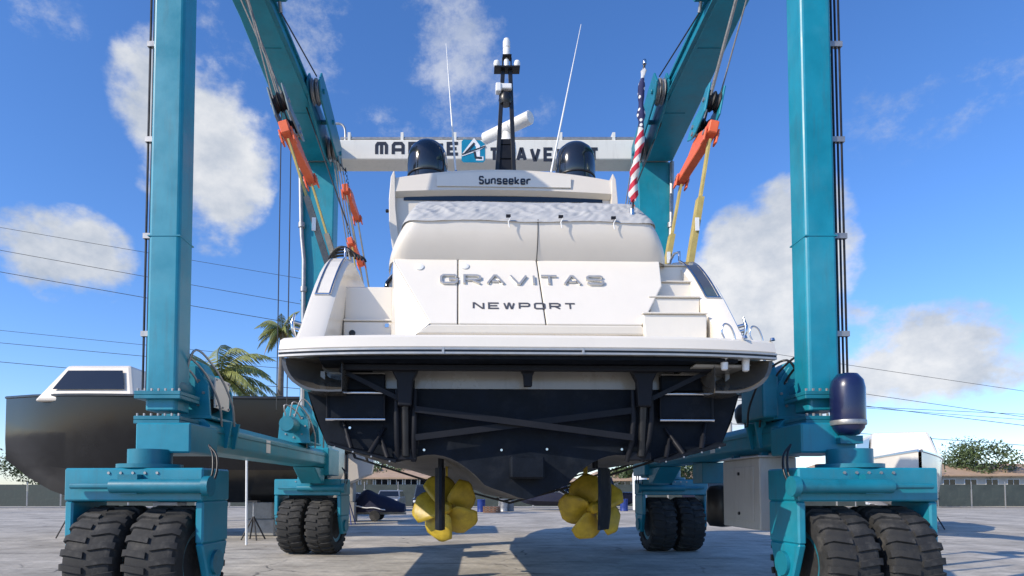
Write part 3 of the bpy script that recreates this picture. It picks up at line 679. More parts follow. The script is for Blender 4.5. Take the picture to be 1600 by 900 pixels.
def side(v, z):     # half breadth of the topsides
    return (lerp(2.27, 2.62, min(1, max(0, (z - 2.12) / 1.1)) ** .75) - .07 * max(0, z - 3.22)) * (1.0 if v < 9 else max(.02, 1 - ((v - 9) / 10.6) ** (2.2 + .7 * (z - 2) / 3)))
m = MB()
for s in (-1, 1): m.grid([[(s * side(v, z), v, z) for z in (2.12 + (0 if v < 9 else .09 * (v - 9)), 2.4, 2.75)] for v in st if v < 15])
top = []; low = []
for t in T:
    p = bot(.72, t); low.append(p); top.append((t * side(.72, 2.75), .72, 2.75))
m.grid([low, [(lerp(a[0], b[0], .5), .72, lerp(a[2], b[2], .5)) for a, b in zip(low, top)], top])
ht = P(m, 'hull', ANTIFOUL, smooth=40)
m = MB()
for s in (-1, 1): m.grid([[(s * side(v, z), v, z) for z in (2.752, 3.2, 3.8, 4.4, 4.8)] for v in [2.75, 3.6, 5.2, 7, 9, 11, 13, 15, 16.5, 17.8]])
P(m, 'topsides', GEL, smooth=40)
m = MB(); m.box(-1.27, 1.28, .70, .78, 2.752, 3.02); m.box(-1.75, -1.44, .70, .78, 2.752, 3.02); m.box(1.40, 1.72, .70, .78, 2.752, 3.02); P(m, 'transom_band', GELSHADE)
m = MB(); m.box(-2.45, 2.45, .785, 1.75, 2.752, 3.04); P(m, 'platform_core', ANTIFOUL)

# bathing platform
def edge(u): return .02 + .20 * (abs(u) / 2.68) ** 4
U = [-2.68 + 5.36 * i / 40 for i in range(41)]
m = MB(); prof = []
def plat_ring(z, inset):
    r_ = []
    for u in U: r_.append((u * (1 - inset / 2.68), edge(u) + inset, z))
    r_ += [(2.69 - inset, .7, z), (2.69 - inset, 1.9, z), (-2.69 + inset, 1.9, z), (-2.69 + inset, .7, z)]
    return r_
rg = [plat_ring(3.075, .015), plat_ring(3.09, 0), plat_ring(3.19, .012), plat_ring(3.22, .04)]
m.grid(rg, closed=True); m.poly(rg[0]); m.poly(rg[-1][::-1]); plat = P(m, 'bathing_platform', GEL, smooth=30)
def rail_strip(z0, z1, out, mt, nm, u0=-2.68, u1=2.68):
    q = MB(); rows = []
    for i in range(49):
        u = lerp(u0, u1, i / 48); e = edge(u)
        rows.append([(u * 1.0, e - out, z0), (u, e - out, z1), (u, e + .05, z1), (u, e + .05, z0)])
    q.grid(rows, closed=True); q.poly(rows[0]); q.poly(rows[-1]); P(q, nm, mt, plat, smooth=30)
rail_strip(3.052, 3.072, .022, TRIM, 'rubbing_strip'); rail_strip(3.030, 3.051, .008, BLACK, 'rubbing_strip'); rail_strip(3.008, 3.029, .018, TRIM, 'rubbing_strip')
for u in (-.93, .53):
    q = MB(); q.box(u - .012, u + .012, edge(u) - .026, edge(u), 3.006, 3.074); P(q, 'strip_joint', TRIM, plat)
m = MB(); r0 = [(u * .985, edge(u) + .06, 3.004) for u in U if abs(u) < 2.3]; m.poly(r0 + [(2.3, .80, 3.004), (-2.3, .80, 3.004)]); m.poly([(x, y, 2.97) for x, y, z in r0 + [(2.3, .80, 3), (-2.3, .80, 3)]])
rr = r0 + [(2.3, .80, 3.004), (-2.3, .80, 3.004)]; n = len(rr)
m.add([p for p in rr] + [(x, y, 2.97) for x, y, z in rr], [(i, (i + 1) % n, n + (i + 1) % n, n + i) for i in range(n)])
P(m, 'platform_underside', ANTIFOUL, plat)
# curved quarters tucked under the platform corners
for s in (-1, 1):
    m = MB(); rows = []
    for v in (.26, .32, .6, .95, 1.4, 1.9):
        row = []
        for i in range(9):
            a = i / 8 * math.pi / 2; row.append((s * (2.16 + .50 * math.cos(a) ** .75 if i < 8 else s * s * 2.16), v + .10 * (1 - math.cos(a)) * 0, 3.006 - .36 * math.sin(a)))
        row += [(s * 2.02, v, 2.65), (s * 2.02, v, 3.004)]
        rows.append(row)
    m.grid(rows, closed=True); m.poly(rows[-1][::-1])
    # hollow aft end: a recessed dark face a hand deep
    cx_, cz_ = s * 1.98, 3.0
    ins = [rows[0]] + [[(lerp(x, cx_, k), .26 + d_, lerp(z, cz_, k)) for x, y, z in rows[0]] for k, d_ in ((.06, .0), (.12, .06), (.30, .22), (.52, .36))]
    m.grid(ins, closed=True); m.poly(ins[-1])
    P(m, 'hull_quarter', QUARTER, smooth=35)
m = MB(); m.hexa([(1.78, .26, 2.93), (2.38, .30, 2.93), (2.30, .75, 2.90), (1.72, .75, 2.90), (1.80, .24, 2.965), (2.44, .28, 2.965), (2.44, .75, 2.965), (1.78, .75, 2.965)]); P(m, 'locker_panel', GELSHADE, bevel=.01)
for u in (2.10, 2.36):
    q = MB(); q.lathe([(.02, -.10), (.035, -.09), (.042, .04), (.03, .05)], (u, .2 + .06 * (u > 2.2), 2.985), 'z', 12); P(q, 'ladder_foot', WHITEP, smooth=40)

# platform lifting gear
lg_ = MB()
for u in (-1.36, 1.28):
    pass
m = MB(); m.box(-2.05, 2.05, .34, .42, 2.90, 2.965); P(m, 'lift_crossbar', FRAMEBLK, bevel=.01)
for u in (-1.36, 1.30):
    m = MB(); m.prism([(u - .17, 2.96), (u + .17, 2.96), (u + .09, 2.80), (u + .075, 2.52), (u - .075, 2.52), (u - .09, 2.80)], 'y', .42, .52); a = P(m, 'lift_arm', FRAMEBLK, bevel=.012)
    for k in (-1, 1):
        q = MB(); q.tube([(u + k * .10, .56, 2.72), (u + k * .10, .54, 2.4), (u + k * .095 - .02 * (u > 0) * 1, .56, 2.15), (u + k * .085 - .07 * (u > 0), .64, 1.92)], .032, 8); P(q, 'guide_rail', FRAMEBLK, a, smooth=50)
    q = MB(); q.cyl((u, .60, 1.98), (u, .52, 2.55), .045, 12); P(q, 'ram', BLACK, a, smooth=50)
    q = MB(); q.box(u - .14, u + .12, .60, .69, 1.93, 2.03); P(q, 'rail_foot', FRAMEBLK, a, bevel=.01)
    sg = -1 if u < 0 else 1
    q = MB(); q.bar((u + sg * .06, .50, 2.60), (u + sg * .72, .46, 2.92), .045, .05); P(q, 'stay', FRAMEBLK, a)
m = MB(); m.bar((-1.25, .50, 2.49), (1.18, .50, 2.18), .05, .07); P(m, 'cross_brace', FRAMEBLK)
m = MB(); m.bar((-1.25, .555, 2.18), (1.18, .555, 2.49), .05, .07); P(m, 'cross_brace', FRAMEBLK)
m = MB(); m.prism([(-.10, 2.96), (.10, 2.96), (.05, 2.86), (.045, 2.74), (-.045, 2.74), (-.05, 2.86)], 'y', .44, .50); P(m, 'centre_bracket', FRAMEBLK, bevel=.008)
# side frames with bright bars either side
for s, u0, u1 in ((-1, -2.24, -1.60), (1, 1.52, 2.12)):
    m = MB(); m.box(u0, u1, .60, .66, 2.40, 2.67); f = P(m, 'side_frame', ANTIFOUL, bevel=.01)
    for z in (2.385, 2.685):
        q = MB(); q.cyl((u0 - .01, .58, z), (u1 + .01, .58, z), .020, 10); P(q, 'bright_bar', STEEL, f, smooth=50)
    q = MB()
    for u in (u0, u1): q.cyl((u, .585, 2.39), (u, .585, 2.68), .009, 8)
    P(q, 'upright', FRAMEBLK, f, smooth=50)
    m = MB(); m.box(u0 + .02, u1, .62, .69, 2.72, 2.90); P(m, 'upper_panel', ANTIFOUL, f, bevel=.01)
    q = MB(); q.box(u0 + .02, u1, .60, .70, 2.902, 2.915); P(q, 'panel_edge', GELSHADE, f)
    q = MB(); q.box(*sorted((s * 2.26, s * 2.31)) , .56, .72, 2.70, 2.92); P(q, 'end_bracket', GELSHADE, f)
# trim tabs with their rams
for s in (-1, 1):
    m = MB(); a = (s * 2.20, .42, 2.085); b = (s * 1.45, .42, 1.89); c_ = (s * 1.45, .70, 1.92); d = (s * 2.22, .70, 2.12)
    m.hexa([a, b, c_, d] + [(p[0], p[1], p[2] + .03) for p in (a, b, c_, d)]); tt = P(m, 'trim_tab', ANTIFOUL, bevel=.006)
    for u, k in ((1.95, .12), (1.75, -.14), (1.55, .12)):
        q = MB(); z0 = 2.03 - (2.0 - u) * .26; q.cyl((s * u, .50, z0 + .03), (s * (u + k), .70, z0 + .34), .020, 10); q.cyl((s * u, .50, z0 + .03), (s * (u + k * .5), .60, z0 + .18), .030, 10); P(q, 'tab_ram', FRAMEBLK, tt, smooth=45)
    q = MB()
    for i in range(4): u = 2.12 - i * .2; q.cyl((s * u, .416, 2.09 - (2.22 - u) * .26), (s * u, .408, 2.09 - (2.22 - u) * .26), .010, 8)
    P(q, 'bolts', GALV, tt)
m = MB(); m.box(-.19, .19, .50, .72, 1.72, 1.97); P(m, 'exhaust_box', ANTIFOUL, bevel=.02)
for u, z in ((-.28, 2.05), (.24, 2.06), (-1.16, 2.05), (1.10, 2.06), (-2.0, 2.30)):
    q = MB(); q.lathe([(.004, -.02), (.014, -.02), (.017, 0), (.014, .02), (.004, .02)], (u, .70, z), 'y', 14); P(q, 'through_hull_fitting', STEEL, smooth=40)

# propellers, shafts, rudders
def prop(u, spin, hand):
    cz = 1.37; cv = 1.65
    hub = MB(); hub.lathe([(.01, -.17), (.045, -.165), (.07, -.12), (.085, -.02), (.085, .12), (.07, .16), (.02, .17)], (u, cv, cz), 'y', 22); po = P(hub, 'propeller', BRONZE, smooth=45)
    for k in range(5):
        a0 = spin + k * 2 * math.pi / 5; rows = []
        for i in range(11):
            rr_ = lerp(.07, .44, i / 10); q = (rr_ - .07) / .37
            ch = .27 * (math.sin(math.pi * min(1, q * .62 + .20)) ** .8) * (1 if q < .86 else max(.10, math.sqrt(max(0, 1 - ((q - .86) / .14) ** 2)))) + .02
            pitch = lerp(R(62), R(28), q ** .7); skew = hand * .45 * q * q
            row = []
            for j in range(9):
                w_ = (j / 8 - .5) * 2 * ch * .92
                ang = a0 + skew + hand * w_ * math.cos(pitch) / max(rr_, .12)
                row.append((u + rr_ * math.cos(ang), cv - w_ * math.sin(pitch) * .75 + .05 * q + .025 * ((j / 8 - .5) * 2) ** 2, cz + rr_ * math.sin(ang)))
            rows.append(row)
        b = MB(); b.grid(rows); bo = P(b, 'blade', BRONZE, po, smooth=70)
        so = bo.modifiers.new('thickness', 'SOLIDIFY'); so.thickness = .009; so.offset = 0
    sh = MB(); sh.cyl((u, cv + .15, cz + .005), (u, cv + 3.4, cz + .28), .035, 14); P(sh, 'propeller_shaft', STEEL, smooth=50)
    br = MB(); br.bar((u, cv + .42, cz + .04), (u, cv + .50, cz + .62), .03, .16, up=(0, 1, 0)); br.lathe([(.03, -.1), (.065, -.1), (.065, .1), (.03, .1)], (u, cv + .42, cz + .03), 'y', 14); P(br, 'shaft_bracket', BRONZE, smooth=40)
prop(-.93, .35, 1); prop(.965, .95, -1)
for u, du in ((-.98, 0.02), (.885, -.20)):
    m = MB(); rows = []
    for z, v0, v1 in ((1.86, .92, 1.34), (1.60, .90, 1.36), (1.30, .92, 1.36), (1.12, .95, 1.33)):
        rows.append([(u - .06 * (1 - abs(k - 3) / 3 * .75) + (v0 - lerp(v0, v1, k / 6)) * du * 2.6, lerp(v0, v1, k / 6), z) for k in range(7)] + [(u + .06 * (1 - abs(k - 3) / 3 * .75) + (v0 - lerp(v0, v1, k / 6)) * du * 2.6, lerp(v0, v1, k / 6), z) for k in range(6, -1, -1)])
    m.grid(rows, closed=True); m.poly(rows[0]); m.poly(rows[-1][::-1]); ro = P(m, 'rudder', ANTIFOUL, smooth=40)
    q = MB(); q.cyl((u, 1.12, 1.86), (u, 1.12, 2.1), .035, 12); P(q, 'rudder_stock', FRAMEBLK, ro, smooth=40)

# ------------------------------------------------ deck-level stern
# big transom door in three panels; slope from the lip (v 1.2, z 3.64) to the top (v 1.75, z 4.64)
SL = Vector((0, .55, 1.0)); SN = Vector((0, -1.0, .55)).normalized(); SU = SL.normalized()
def onface(u, t): return Vector((u, 1.2 + .55 * t, 3.64 + 1.0 * t))
def panel(pts, name, th=.05):
    q = MB(); f = [onface(*p) for p in pts]; b = [p - SN * th for p in f]; n = len(f)
    q.add(f + b, [tuple(range(n)), tuple(range(n, 2 * n))[::-1]] + [(i, (i + 1) % n, n + (i + 1) % n, n + i) for i in range(n)])
    return P(q, name, GEL, bevel=.012, seg=2)
g = .007
panel([(-1.12, 0), (-.78 - g, 0), (-.78 - g, 1), (-1.62, 1), (-1.60, .92)], 'transom_panel')
panel([(-.78 + g, 0), (.31 - g, 0), (.26 - g, 1), (-.78 + g, 1)], 'transom_door')
panel([(.31 + g, 0), (1.50, 0), (1.86, .60), (1.90, 1), (.26 + g, 1)], 'transom_panel')
m = MB(); bk = [onface(-1.60, .98) - SN * .045, onface(-1.15, .02) - SN * .045, onface(1.48, .02) - SN * .045, onface(1.84, .6) - SN * .045, onface(1.86, .98) - SN * .045]
bk = [onface(*p) - SN * .06 for p in ((-1.58, .98), (-1.10, .02), (1.48, .02), (1.84, .6), (1.86, .98))]; m.poly(bk); P(m, 'door_seal', SEAM, norm=False)
# port facet beside the door, then the flat block side
m = MB(); a, b, c_, d = onface(-1.125, 0), onface(-1.605, .92), onface(-1.63, 1.0), Vector((-1.66, 1.75, 3.225))
m.add([a, b, c_, (-1.66, 1.95, 4.64), d, (-1.55, 1.40, 3.225), (-1.42, 1.28, 3.42), (-1.66, 2.6, 4.64), (-1.66, 2.6, 3.225)], [(0, 1, 5, 6), (1, 2, 3, 4, 5), (3, 7, 8, 4)])
P(m, 'transom_side', GEL, norm=False)
# lip and the set-back plinth under it
m = MB(); lp = [onface(-1.125, -.004), onface(1.50, -.004)]
m.hexa([(-1.30, 1.24, 3.52), (1.62, 1.24, 3.52), (1.62, 1.6, 3.52), (-1.30, 1.6, 3.52), (-1.14, 1.205, 3.632), (1.50, 1.205, 3.632), (1.50, 1.6, 3.632), (-1.14, 1.6, 3.632)]); P(m, 'transom_lip', GEL, bevel=.02, seg=2)
m = MB(); m.hexa([(-1.44, 1.36, 3.222), (1.30, 1.36, 3.222), (1.30, 1.7, 3.222), (-1.44, 1.7, 3.222), (-1.34, 1.33, 3.515), (1.24, 1.33, 3.515), (1.24, 1.7, 3.515), (-1.34, 1.7, 3.515)]); P(m, 'transom_plinth', GEL2, bevel=.03, seg=2)
for u, t in ((-1.28, .86), (-.69, .88)):
    c0 = onface(u, t); q = MB(); q.lathe([(.005, 0), (.055, 0), (.055, .012), (.03, .02), (.005, .018)], (0, 0, 0), 'z', 18); q.xf(Matrix.Translation(c0 + SN * .002) @ SN.to_track_quat('Z', 'Y').to_matrix().to_4x4()); P(q, 'vent_cowl', WHITEP, smooth=40)
letters('GRAVITAS', onface(.05, .655), (1, 0, 0), SU, SN, 2.12, .170, .028, .026, LETTERG, yacht, gap=.30)
letters('NEWPORT', onface(.055, .262), (1, 0, 0), SU, SN, 1.30, .112, .022, .004, LETTERS2, yacht, gap=.32)

# bulging sofa back above the door
def bulge_half(q): return 1.92 - .22 * q ** 1.5
def bulge_v(q): return 1.745 - .17 * q ** .9 - .04 * math.sin(q * math.pi)
m = MB(); rows = []
for i in range(15):
    q = i / 14; row = []; hw = bulge_half(q)
    for j in range(41):
        a = -1 + 2 * j / 40; x = .17 + hw * (1 - (1 - abs(a)) ** 1.8) * (1 if a > 0 else -1)
        fw = .80 * max(0, (abs(a) - .60) / .40) ** 3.0
        row.append((x, bulge_v(q) + fw * .9, 4.632 + .475 * q))
    rows.append(row)
m.grid(rows); tp = rows[-1]; m.grid([tp, [(p[0] * .92, p[1] + .35, p[2] + .02) for p in tp]])
P(m, 'sofa_back', GEL2, smooth=50)
sm = MB(); sm.tube([(.26, bulge_v(i / 10) - .004, 4.635 + .475 * i / 10) for i in range(11)], .006, 6); P(sm, 'seam', SEAM, norm=True)
m = MB(); m.box(-1.6, 1.85, 2.0, 2.4, 3.3, 4.66); P(m, 'cockpit_wall', GEL2)
m = MB(); m.box(-1.58, 1.88, 1.80, 1.99, 4.45, 4.72); P(m, 'sofa_base', GEL2)

# bulwark wings either side of the platform
def zt(v): return 3.24 if v < .80 else 3.24 + 1.64 * math.sin(min(1, (v - .80) / 1.75) * math.pi / 2) ** 1.08
for s in (-1, 1):
    m = MB(); rows = []
    for v in (.78, .9, 1.05, 1.2, 1.4, 1.6, 1.8, 2.0, 2.2, 2.45, 2.8, 3.4, 5, 8):
        z = zt(v); o = 2.70; i_ = 2.38; tl = .07 * (z - 3.22)
        rows.append([(s * o, v, 3.22), (s * (o + .01 - tl * .55), v, lerp(3.22, z, .6)), (s * (o - .01 - tl), v, z - .04), (s * (o - .04 - tl), v, z), (s * (i_ + .06 - tl), v, z), (s * (i_ - tl), v, z - .05), (s * (i_ - .01), v, 3.22)])
    m.grid(rows, closed=True); m.poly(rows[0]); w_ = P(m, 'bulwark', GEL, smooth=32)
    # smoked panel in a bright frame on the raked face
    def rk(v, q): return Vector((s * (q - .07 * (zt(v) - 3.22)), v, zt(v) + .012))
    q = MB(); q.grid([[rk(v, 2.46), rk(v, 2.60)] for v in (1.42, 1.55, 1.7, 1.85, 2.0, 2.15)]); pn = P(q, 'raked_panel', PANELG if s > 0 else GEL, w_)
    q = MB(); q.tube([rk(1.40 + .05 * i, 2.445) for i in range(17)], .016, 8); P(q, 'bright_trim', STEEL, w_, smooth=50)
    q = MB(); q.tube([rk(1.40, 2.445), rk(1.40, 2.63)], .018, 8); P(q, 'bright_trim', STEEL, w_, smooth=50)
    q = MB(); q.tube([rk(1.40 + .05 * i, 2.625) + Vector((0, 0, -.012)) for i in range(17)], .012, 8); P(q, 'bright_trim', STEEL, w_, smooth=50)
    # grab rail at the top of the rake
    q = MB(); q.tube([rk(2.28, 2.47), rk(2.30, 2.47) + Vector((0, -.02, .12)), rk(2.48, 2.47) + Vector((0, 0, .13)), rk(2.62, 2.47) + Vector((0, 0, .09)), rk(2.70, 2.47)], .018, 8); P(q, 'hand_rail', STEEL, w_, smooth=50)
    # mooring cleat on the outer face
    q = MB(); c0 = Vector((s * 2.68, 1.22, 3.62)); q.tube([c0, c0 + Vector((s * .09, -.03, .02))], .022, 8); q.tube([c0 + Vector((0, .0, -.07)), c0 + Vector((s * .09, -.03, -.05))], .022, 8)
    q.tube([c0 + Vector((s * .07, -.03, -.17)), c0 + Vector((s * .10, -.05, -.08)), c0 + Vector((s * .11, -.05, 0)), c0 + Vector((s * .09, -.02, .12))], [.012, .024, .024, .012], 8); P(q, 'cleat', STEEL, w_, smooth=50)
# port steps with gate
m = MB(); m.box(-2.30, -1.68, 1.55, 2.6, 3.222, 3.52); P(m, 'step', GEL, bevel=.02)
m = MB(); m.box(-2.32, -1.67, 1.98, 2.03, 3.53, 3.86); gt = P(m, 'gate', GEL, bevel=.015)
m = MB(); m.box(-2.32, -1.67, 2.06, 2.11, 3.53, 4.36); P(m, 'gate', GEL, bevel=.015)
m = MB(); m.box(-2.32, -1.67, 1.965, 2.06, 3.865, 3.895); P(m, 'gate_rail', GEL, gt, bevel=.008)
q = MB(); q.lathe([(.01, -.012), (.04, -.012), (.045, 0), (.01, 0)], (-2.20, 1.978, 3.70), 'y', 16); P(q, 'shower_inlet', BLACK, gt)
q = MB(); q.box(-2.22, -2.0, 1.965, 1.979, 3.545, 3.59); P(q, 'vent_slot', BLACK, gt)
q = MB()
for z in (3.60, 3.78): q.box(-1.76, -1.71, 1.966, 1.98, z, z + .05)
P(q, 'hinge', STEEL, gt)
m = MB(); rows = []
for i in range(7):
    a = i / 6 * math.pi / 2; rows.append([(-1.86 - .10 * math.sin(a) + .10, 3.0 + .0, 4.4 + .0), (-1.72 - .22 * math.cos(a), 3.0, 4.36 + .52 * math.sin(a)), (-1.72 - .22 * math.cos(a), 4.4, 4.36 + .52 * math.sin(a))])
m.grid([[r_[1], r_[2]] for r_ in rows]); m.poly([r_[1] for r_ in rows] + [(-1.6, 3.0, 4.88), (-1.6, 3.0, 4.36)]); P(m, 'cockpit_coaming', GEL, smooth=40)
q = MB(); q.tube([(-1.90, 2.98, 4.46), (-1.85, 2.98, 4.72), (-1.74, 2.98, 4.85)], .03, 8); P(q, 'coaming_window', GLASS, smooth=50)
# starboard steps
sx = [(1.50, 2.30, 1.16, 3.222, 3.76), (1.66, 2.32, 1.44, 3.40, 4.05), (1.78, 2.33, 1.72, 3.7, 4.34), (1.86, 2.33, 2.0, 4.0, 4.66)]
for k, (a, b, v, z0, z1) in enumerate(sx):
    m = MB(); m.hexa([(a + .06, v + .03, z0), (b, v + .03, z0), (b, 2.6, z0), (a + .06, 2.6, z0), (a, v, z1), (b, v, z1), (b, 2.6, z1), (a, 2.6, z1)]); so = P(m, 'step', GEL, bevel=.015, seg=2)
    q = MB(); q.box(a - .01, b + .001, v - .03, v + .06, z1 + .002, z1 + .022); P(q, 'step_nosing', GEL, so, bevel=.008)
# stainless loops on the platform
for u, v in ((2.12, .16), (2.47, .26)):
    q = MB(); q.tube(spl([(u - .03, v, 3.22), (u - .06, v, 3.30), (u - .03, v, 3.38), (u + .03, v, 3.36), (u + .07, v, 3.28), (u + .085, v, 3.21)]), .010, 8); P(q, 'grab_loop', STEEL, smooth=50)
    q = MB(); q.lathe([(.005, 0), (.03, 0), (.02, .03), (.005, .03)], (u + .18, v - .02, 3.222), 'z', 12); P(q, 'deck_fitting', STEEL, smooth=50)
m = MB(); m.box(-2.34, 2.34, 2.6, 16, 4.30, 4.36); P(m, 'deck', GEL2)

# ------------------------------------------------ superstructure and hardtop
m = MB(); rows = []
for v, hw, zt_ in ((4.6, 1.78, 6.45), (7, 1.8, 6.6), (9.5, 1.7, 6.4), (12.5, 1.35, 4.9)):
    rows.append([(-hw, v, 4.37), (-hw * .97, v, lerp(4.37, zt_, .6)), (-hw * .85, v, zt_), (hw * .85, v, zt_), (hw * .97, v, lerp(4.37, zt_, .6)), (hw, v, 4.37)])
m.grid(rows); m.poly(rows[0]); m.poly(rows[-1]); P(m, 'superstructure', GEL2, smooth=30)
def arch(u): return 7.12 - .17 * (abs(u) / 1.88) ** 2
V0 = 4.15
m = MB(); UU = [-1.875 + 3.75 * i / 36 for i in range(37)]
rows = []
for v, dz in ((V0 + .10, -.42), (V0, -.36), (V0 + .04, -.02), (V0 + .12, 0), (V0 + 3, .06), (V0 + 6, -.05)):
    rows.append([(u, v, (arch(u) + dz) if dz > -.3 else 7.09 + dz - .05 * (abs(u) / 1.88) ** 2) for u in UU])
m.grid(rows); m.grid([rows[0], [(u, V0 + 6, 6.67) for u in UU]]); htp = P(m, 'hardtop', GEL2, smooth=35)
m = MB(); rows = []
for u in [-1.15 + 2.3 * i / 20 for i in range(21)]:
    rows.append([(u, V0 - .012, 6.775), (u, V0 - .006, arch(u) - .085)])
m.grid(rows); npn = P(m, 'name_panel', GEL, htp)
so = npn.modifiers.new('thickness', 'SOLIDIFY'); so.thickness = .012; so.offset = 0
letters('Sunseeker', (.02, V0 - .016, 6.885), (1, 0, 0), (0, .1, 1), (0, -1, .1), .90, .15, .026, .006, LETTERD, htp, gap=.16)
m = MB(); m.box(-1.72, 1.72, V0 + .105, V0 + .118, 6.575, 6.66); P(m, 'hardtop_window', GLASS)
for s in (-1, 1):       # side fins carrying the hardtop
    m = MB(); pr = [(s * 1.885, 7.03), (s * 1.93, 6.93), (s * 1.96, 6.55), (s * 1.955, 6.1), (s * 1.90, 5.7), (s * 1.84, 5.4), (s * 1.74, 5.4), (s * 1.80, 5.9), (s * 1.85, 6.4), (s * 1.86, 6.90), (s * 1.87, 7.03)]
    m.prism(pr, 'y', V0 - .01, V0 + 1.0); P(m, 'hardtop_fin', GEL2, bevel=.012, seg=2)
    q = MB(); q.lathe([(.01, -.03), (.03, -.02), (.03, .02), (.01, .03)], (s * 2.0, V0 + .1, 6.38), 'x', 12); q.cyl((s * 1.93, V0 + .1, 6.38), (s * 2.0, V0 + .1, 6.38), .012, 8); P(q, 'side_lamp', BLACK, smooth=40)
m = MB(); m.box(-1.862, 1.862, V0 + .12, V0 + .2, 5.2, 6.66); P(m, 'saloon_bulkhead', GEL2)
# satellite domes
for u in (-1.33, 1.31):
    z0 = arch(u) + .0; m = MB()
    m.lathe([(.02, -.02), (.33, -.02), (.345, .04), (.335, .10), (.352, .14), (.358, .30), (.355, .42), (.335, .54), (.285, .64), (.20, .715), (.10, .75), (.01, .757)], (u, V0 + .45, z0), 'z', 40); d = P(m, 'satellite_dome', DOME, smooth=50)
    q = MB(); q.lathe([(.356, .105), (.36, .11), (.36, .125), (.356, .13)], (u, V0 + .45, z0), 'z', 40); P(q, 'dome_joint', BLACK, d, smooth=50)
# whip aerials
for (u, v, z, px, py) in ((-.82, V0 + .3, 7.06, 697, 68), (.83, V0 + .3, 7.06, 908, 38)):
    tw = at(px, py, 11.3); tl = YM.inverted() @ tw; m = MB(); b0 = Vector((u, v, z))
    m.tube([b0, b0.lerp(tl, .35), b0.lerp(tl, .7), tl], [.020, .016, .010, .005], 8); wa = P(m, 'whip_aerial', WHITEP, smooth=60)
    q = MB(); q.lathe([(.01, 0), (.05, 0), (.05, .05), (.03, .12), (.02, .18)], (u, v, z - .03), 'z', 14); P(q, 'aerial_base', STEEL, wa, smooth=40)
# mast
mv = V0 + 1.2
def mp(px, py): return YM.inverted() @ at(px, py, 11.2)
m = MB()
for a, b in (((777, 268), (786, 108)), ((803, 268), (797, 108))):
    for dv in (0, .16): p, q_ = mp(*a), mp(*b); m.bar(p + Vector((0, dv, 0)), q_ + Vector((0, dv * .5, 0)), .075 if dv == 0 else .05, .05, up=(0, 1, 0))
mo = P(m, 'mast', BLACK, bevel=.006)
m = MB()
for y, t in ((262, .30), (236, .26), (222, .12), (150, .06), (146, .05)): p, q_ = mp(780, y), mp(801, y); m.bar(p + Vector((.0, .06, 0)), q_ + Vector((0, .06, 0)), .12, t)
m.bar(mp(772, 109), mp(812, 109), .20, .035); m.bar(mp(785, 90), mp(799, 90), .16, .03)
for x in (785.5, 798.5): m.bar(mp(x, 109), mp(x, 90), .025, .025, up=(0, 1, 0))
P(m, 'mast_bracket', FRAMEBLK, mo, bevel=.004)
for x in (776, 808):
    q = MB(); q.lathe([(.015, 0), (.03, .01), (.05, .05), (.058, .10), (.05, .14), (.02, .16)], mp(x, 108), 'z', 16); P(q, 'gps_antenna', WHITEP, mo, smooth=45)
q = MB(); b0 = mp(791.5, 108); q.lathe([(.02, .0), (.04, .01), (.045, .16), (.02, .17), (.02, .20), (.065, .21), (.065, .36), (.058, .37), (.058, .38), (.066, .39), (.066, .50), (.05, .55), (.01, .555)], b0, 'z', 18); P(q, 'anchor_light', WHITEP, mo, smooth=35)
q = MB(); b0 = mp(788, 139); q.box(b0.x - .14, b0.x + .13, b0.y - .1, b0.y + .1, b0.z - .05, b0.z + .05); q.box(b0.x - .16, b0.x - .06, b0.y - .12, b0.y + .02, b0.z - .11, b0.z + .05); P(q, 'camera_pod', WHITEP, mo, bevel=.02, seg=2)
q = MB(); q.lathe([(.02, -.16), (.10, -.16), (.13, -.08), (.10, .02), (.02, .04)], mp(790, 150), 'z', 16); P(q, 'horn', BLACK, mo, smooth=40)
# open-array radar swung towards the camera on its right-hand end
pa = YM.inverted() @ at(829, 181, 11.75); pb = YM.inverted() @ at(757, 219, 12.5); zc = (pa.z + pb.z) / 2; pa.z = pb.z = zc
m = MB(); dr_ = (pb - pa).normalized(); m.tube([pa, pa + dr_ * .02, pb - dr_ * .02, pb], [.11, .125, .115, .09], 24); rd = P(m, 'radar_scanner', WHITEP, smooth=45)
m = MB(); c0 = (pa + pb) / 2; m.lathe([(.05, -.62), (.17, -.60), (.19, -.50), (.17, -.30), (.10, -.20), (.08, -.08), (.05, -.06)], c0, 'z', 24); P(m, 'radar_pedestal', WHITEP, rd, smooth=45)

# flag staff (part of the yacht)
fs0 = YM.inverted() @ at(987.5, 338, 8.35); fs1 = YM.inverted() @ at(1007, 98, 8.05)
m = MB(); m.tube([fs0, fs1], .016, 8); fst = P(m, 'flag_staff', BLACK, smooth=50)
q = MB(); q.lathe([(.008, 0), (.026, .0), (.03, .03), (.02, .06), (.005, .07)], fs1 - Vector((0, 0, .02)), 'z', 12); P(q, 'truck', STEEL, fst, smooth=50)
q = MB(); q.lathe([(.03, -.12), (.035, -.12), (.03, .10), (.02, .10)], fs0, 'z', 12); P(q, 'staff_socket', STEEL, fst, smooth=50)

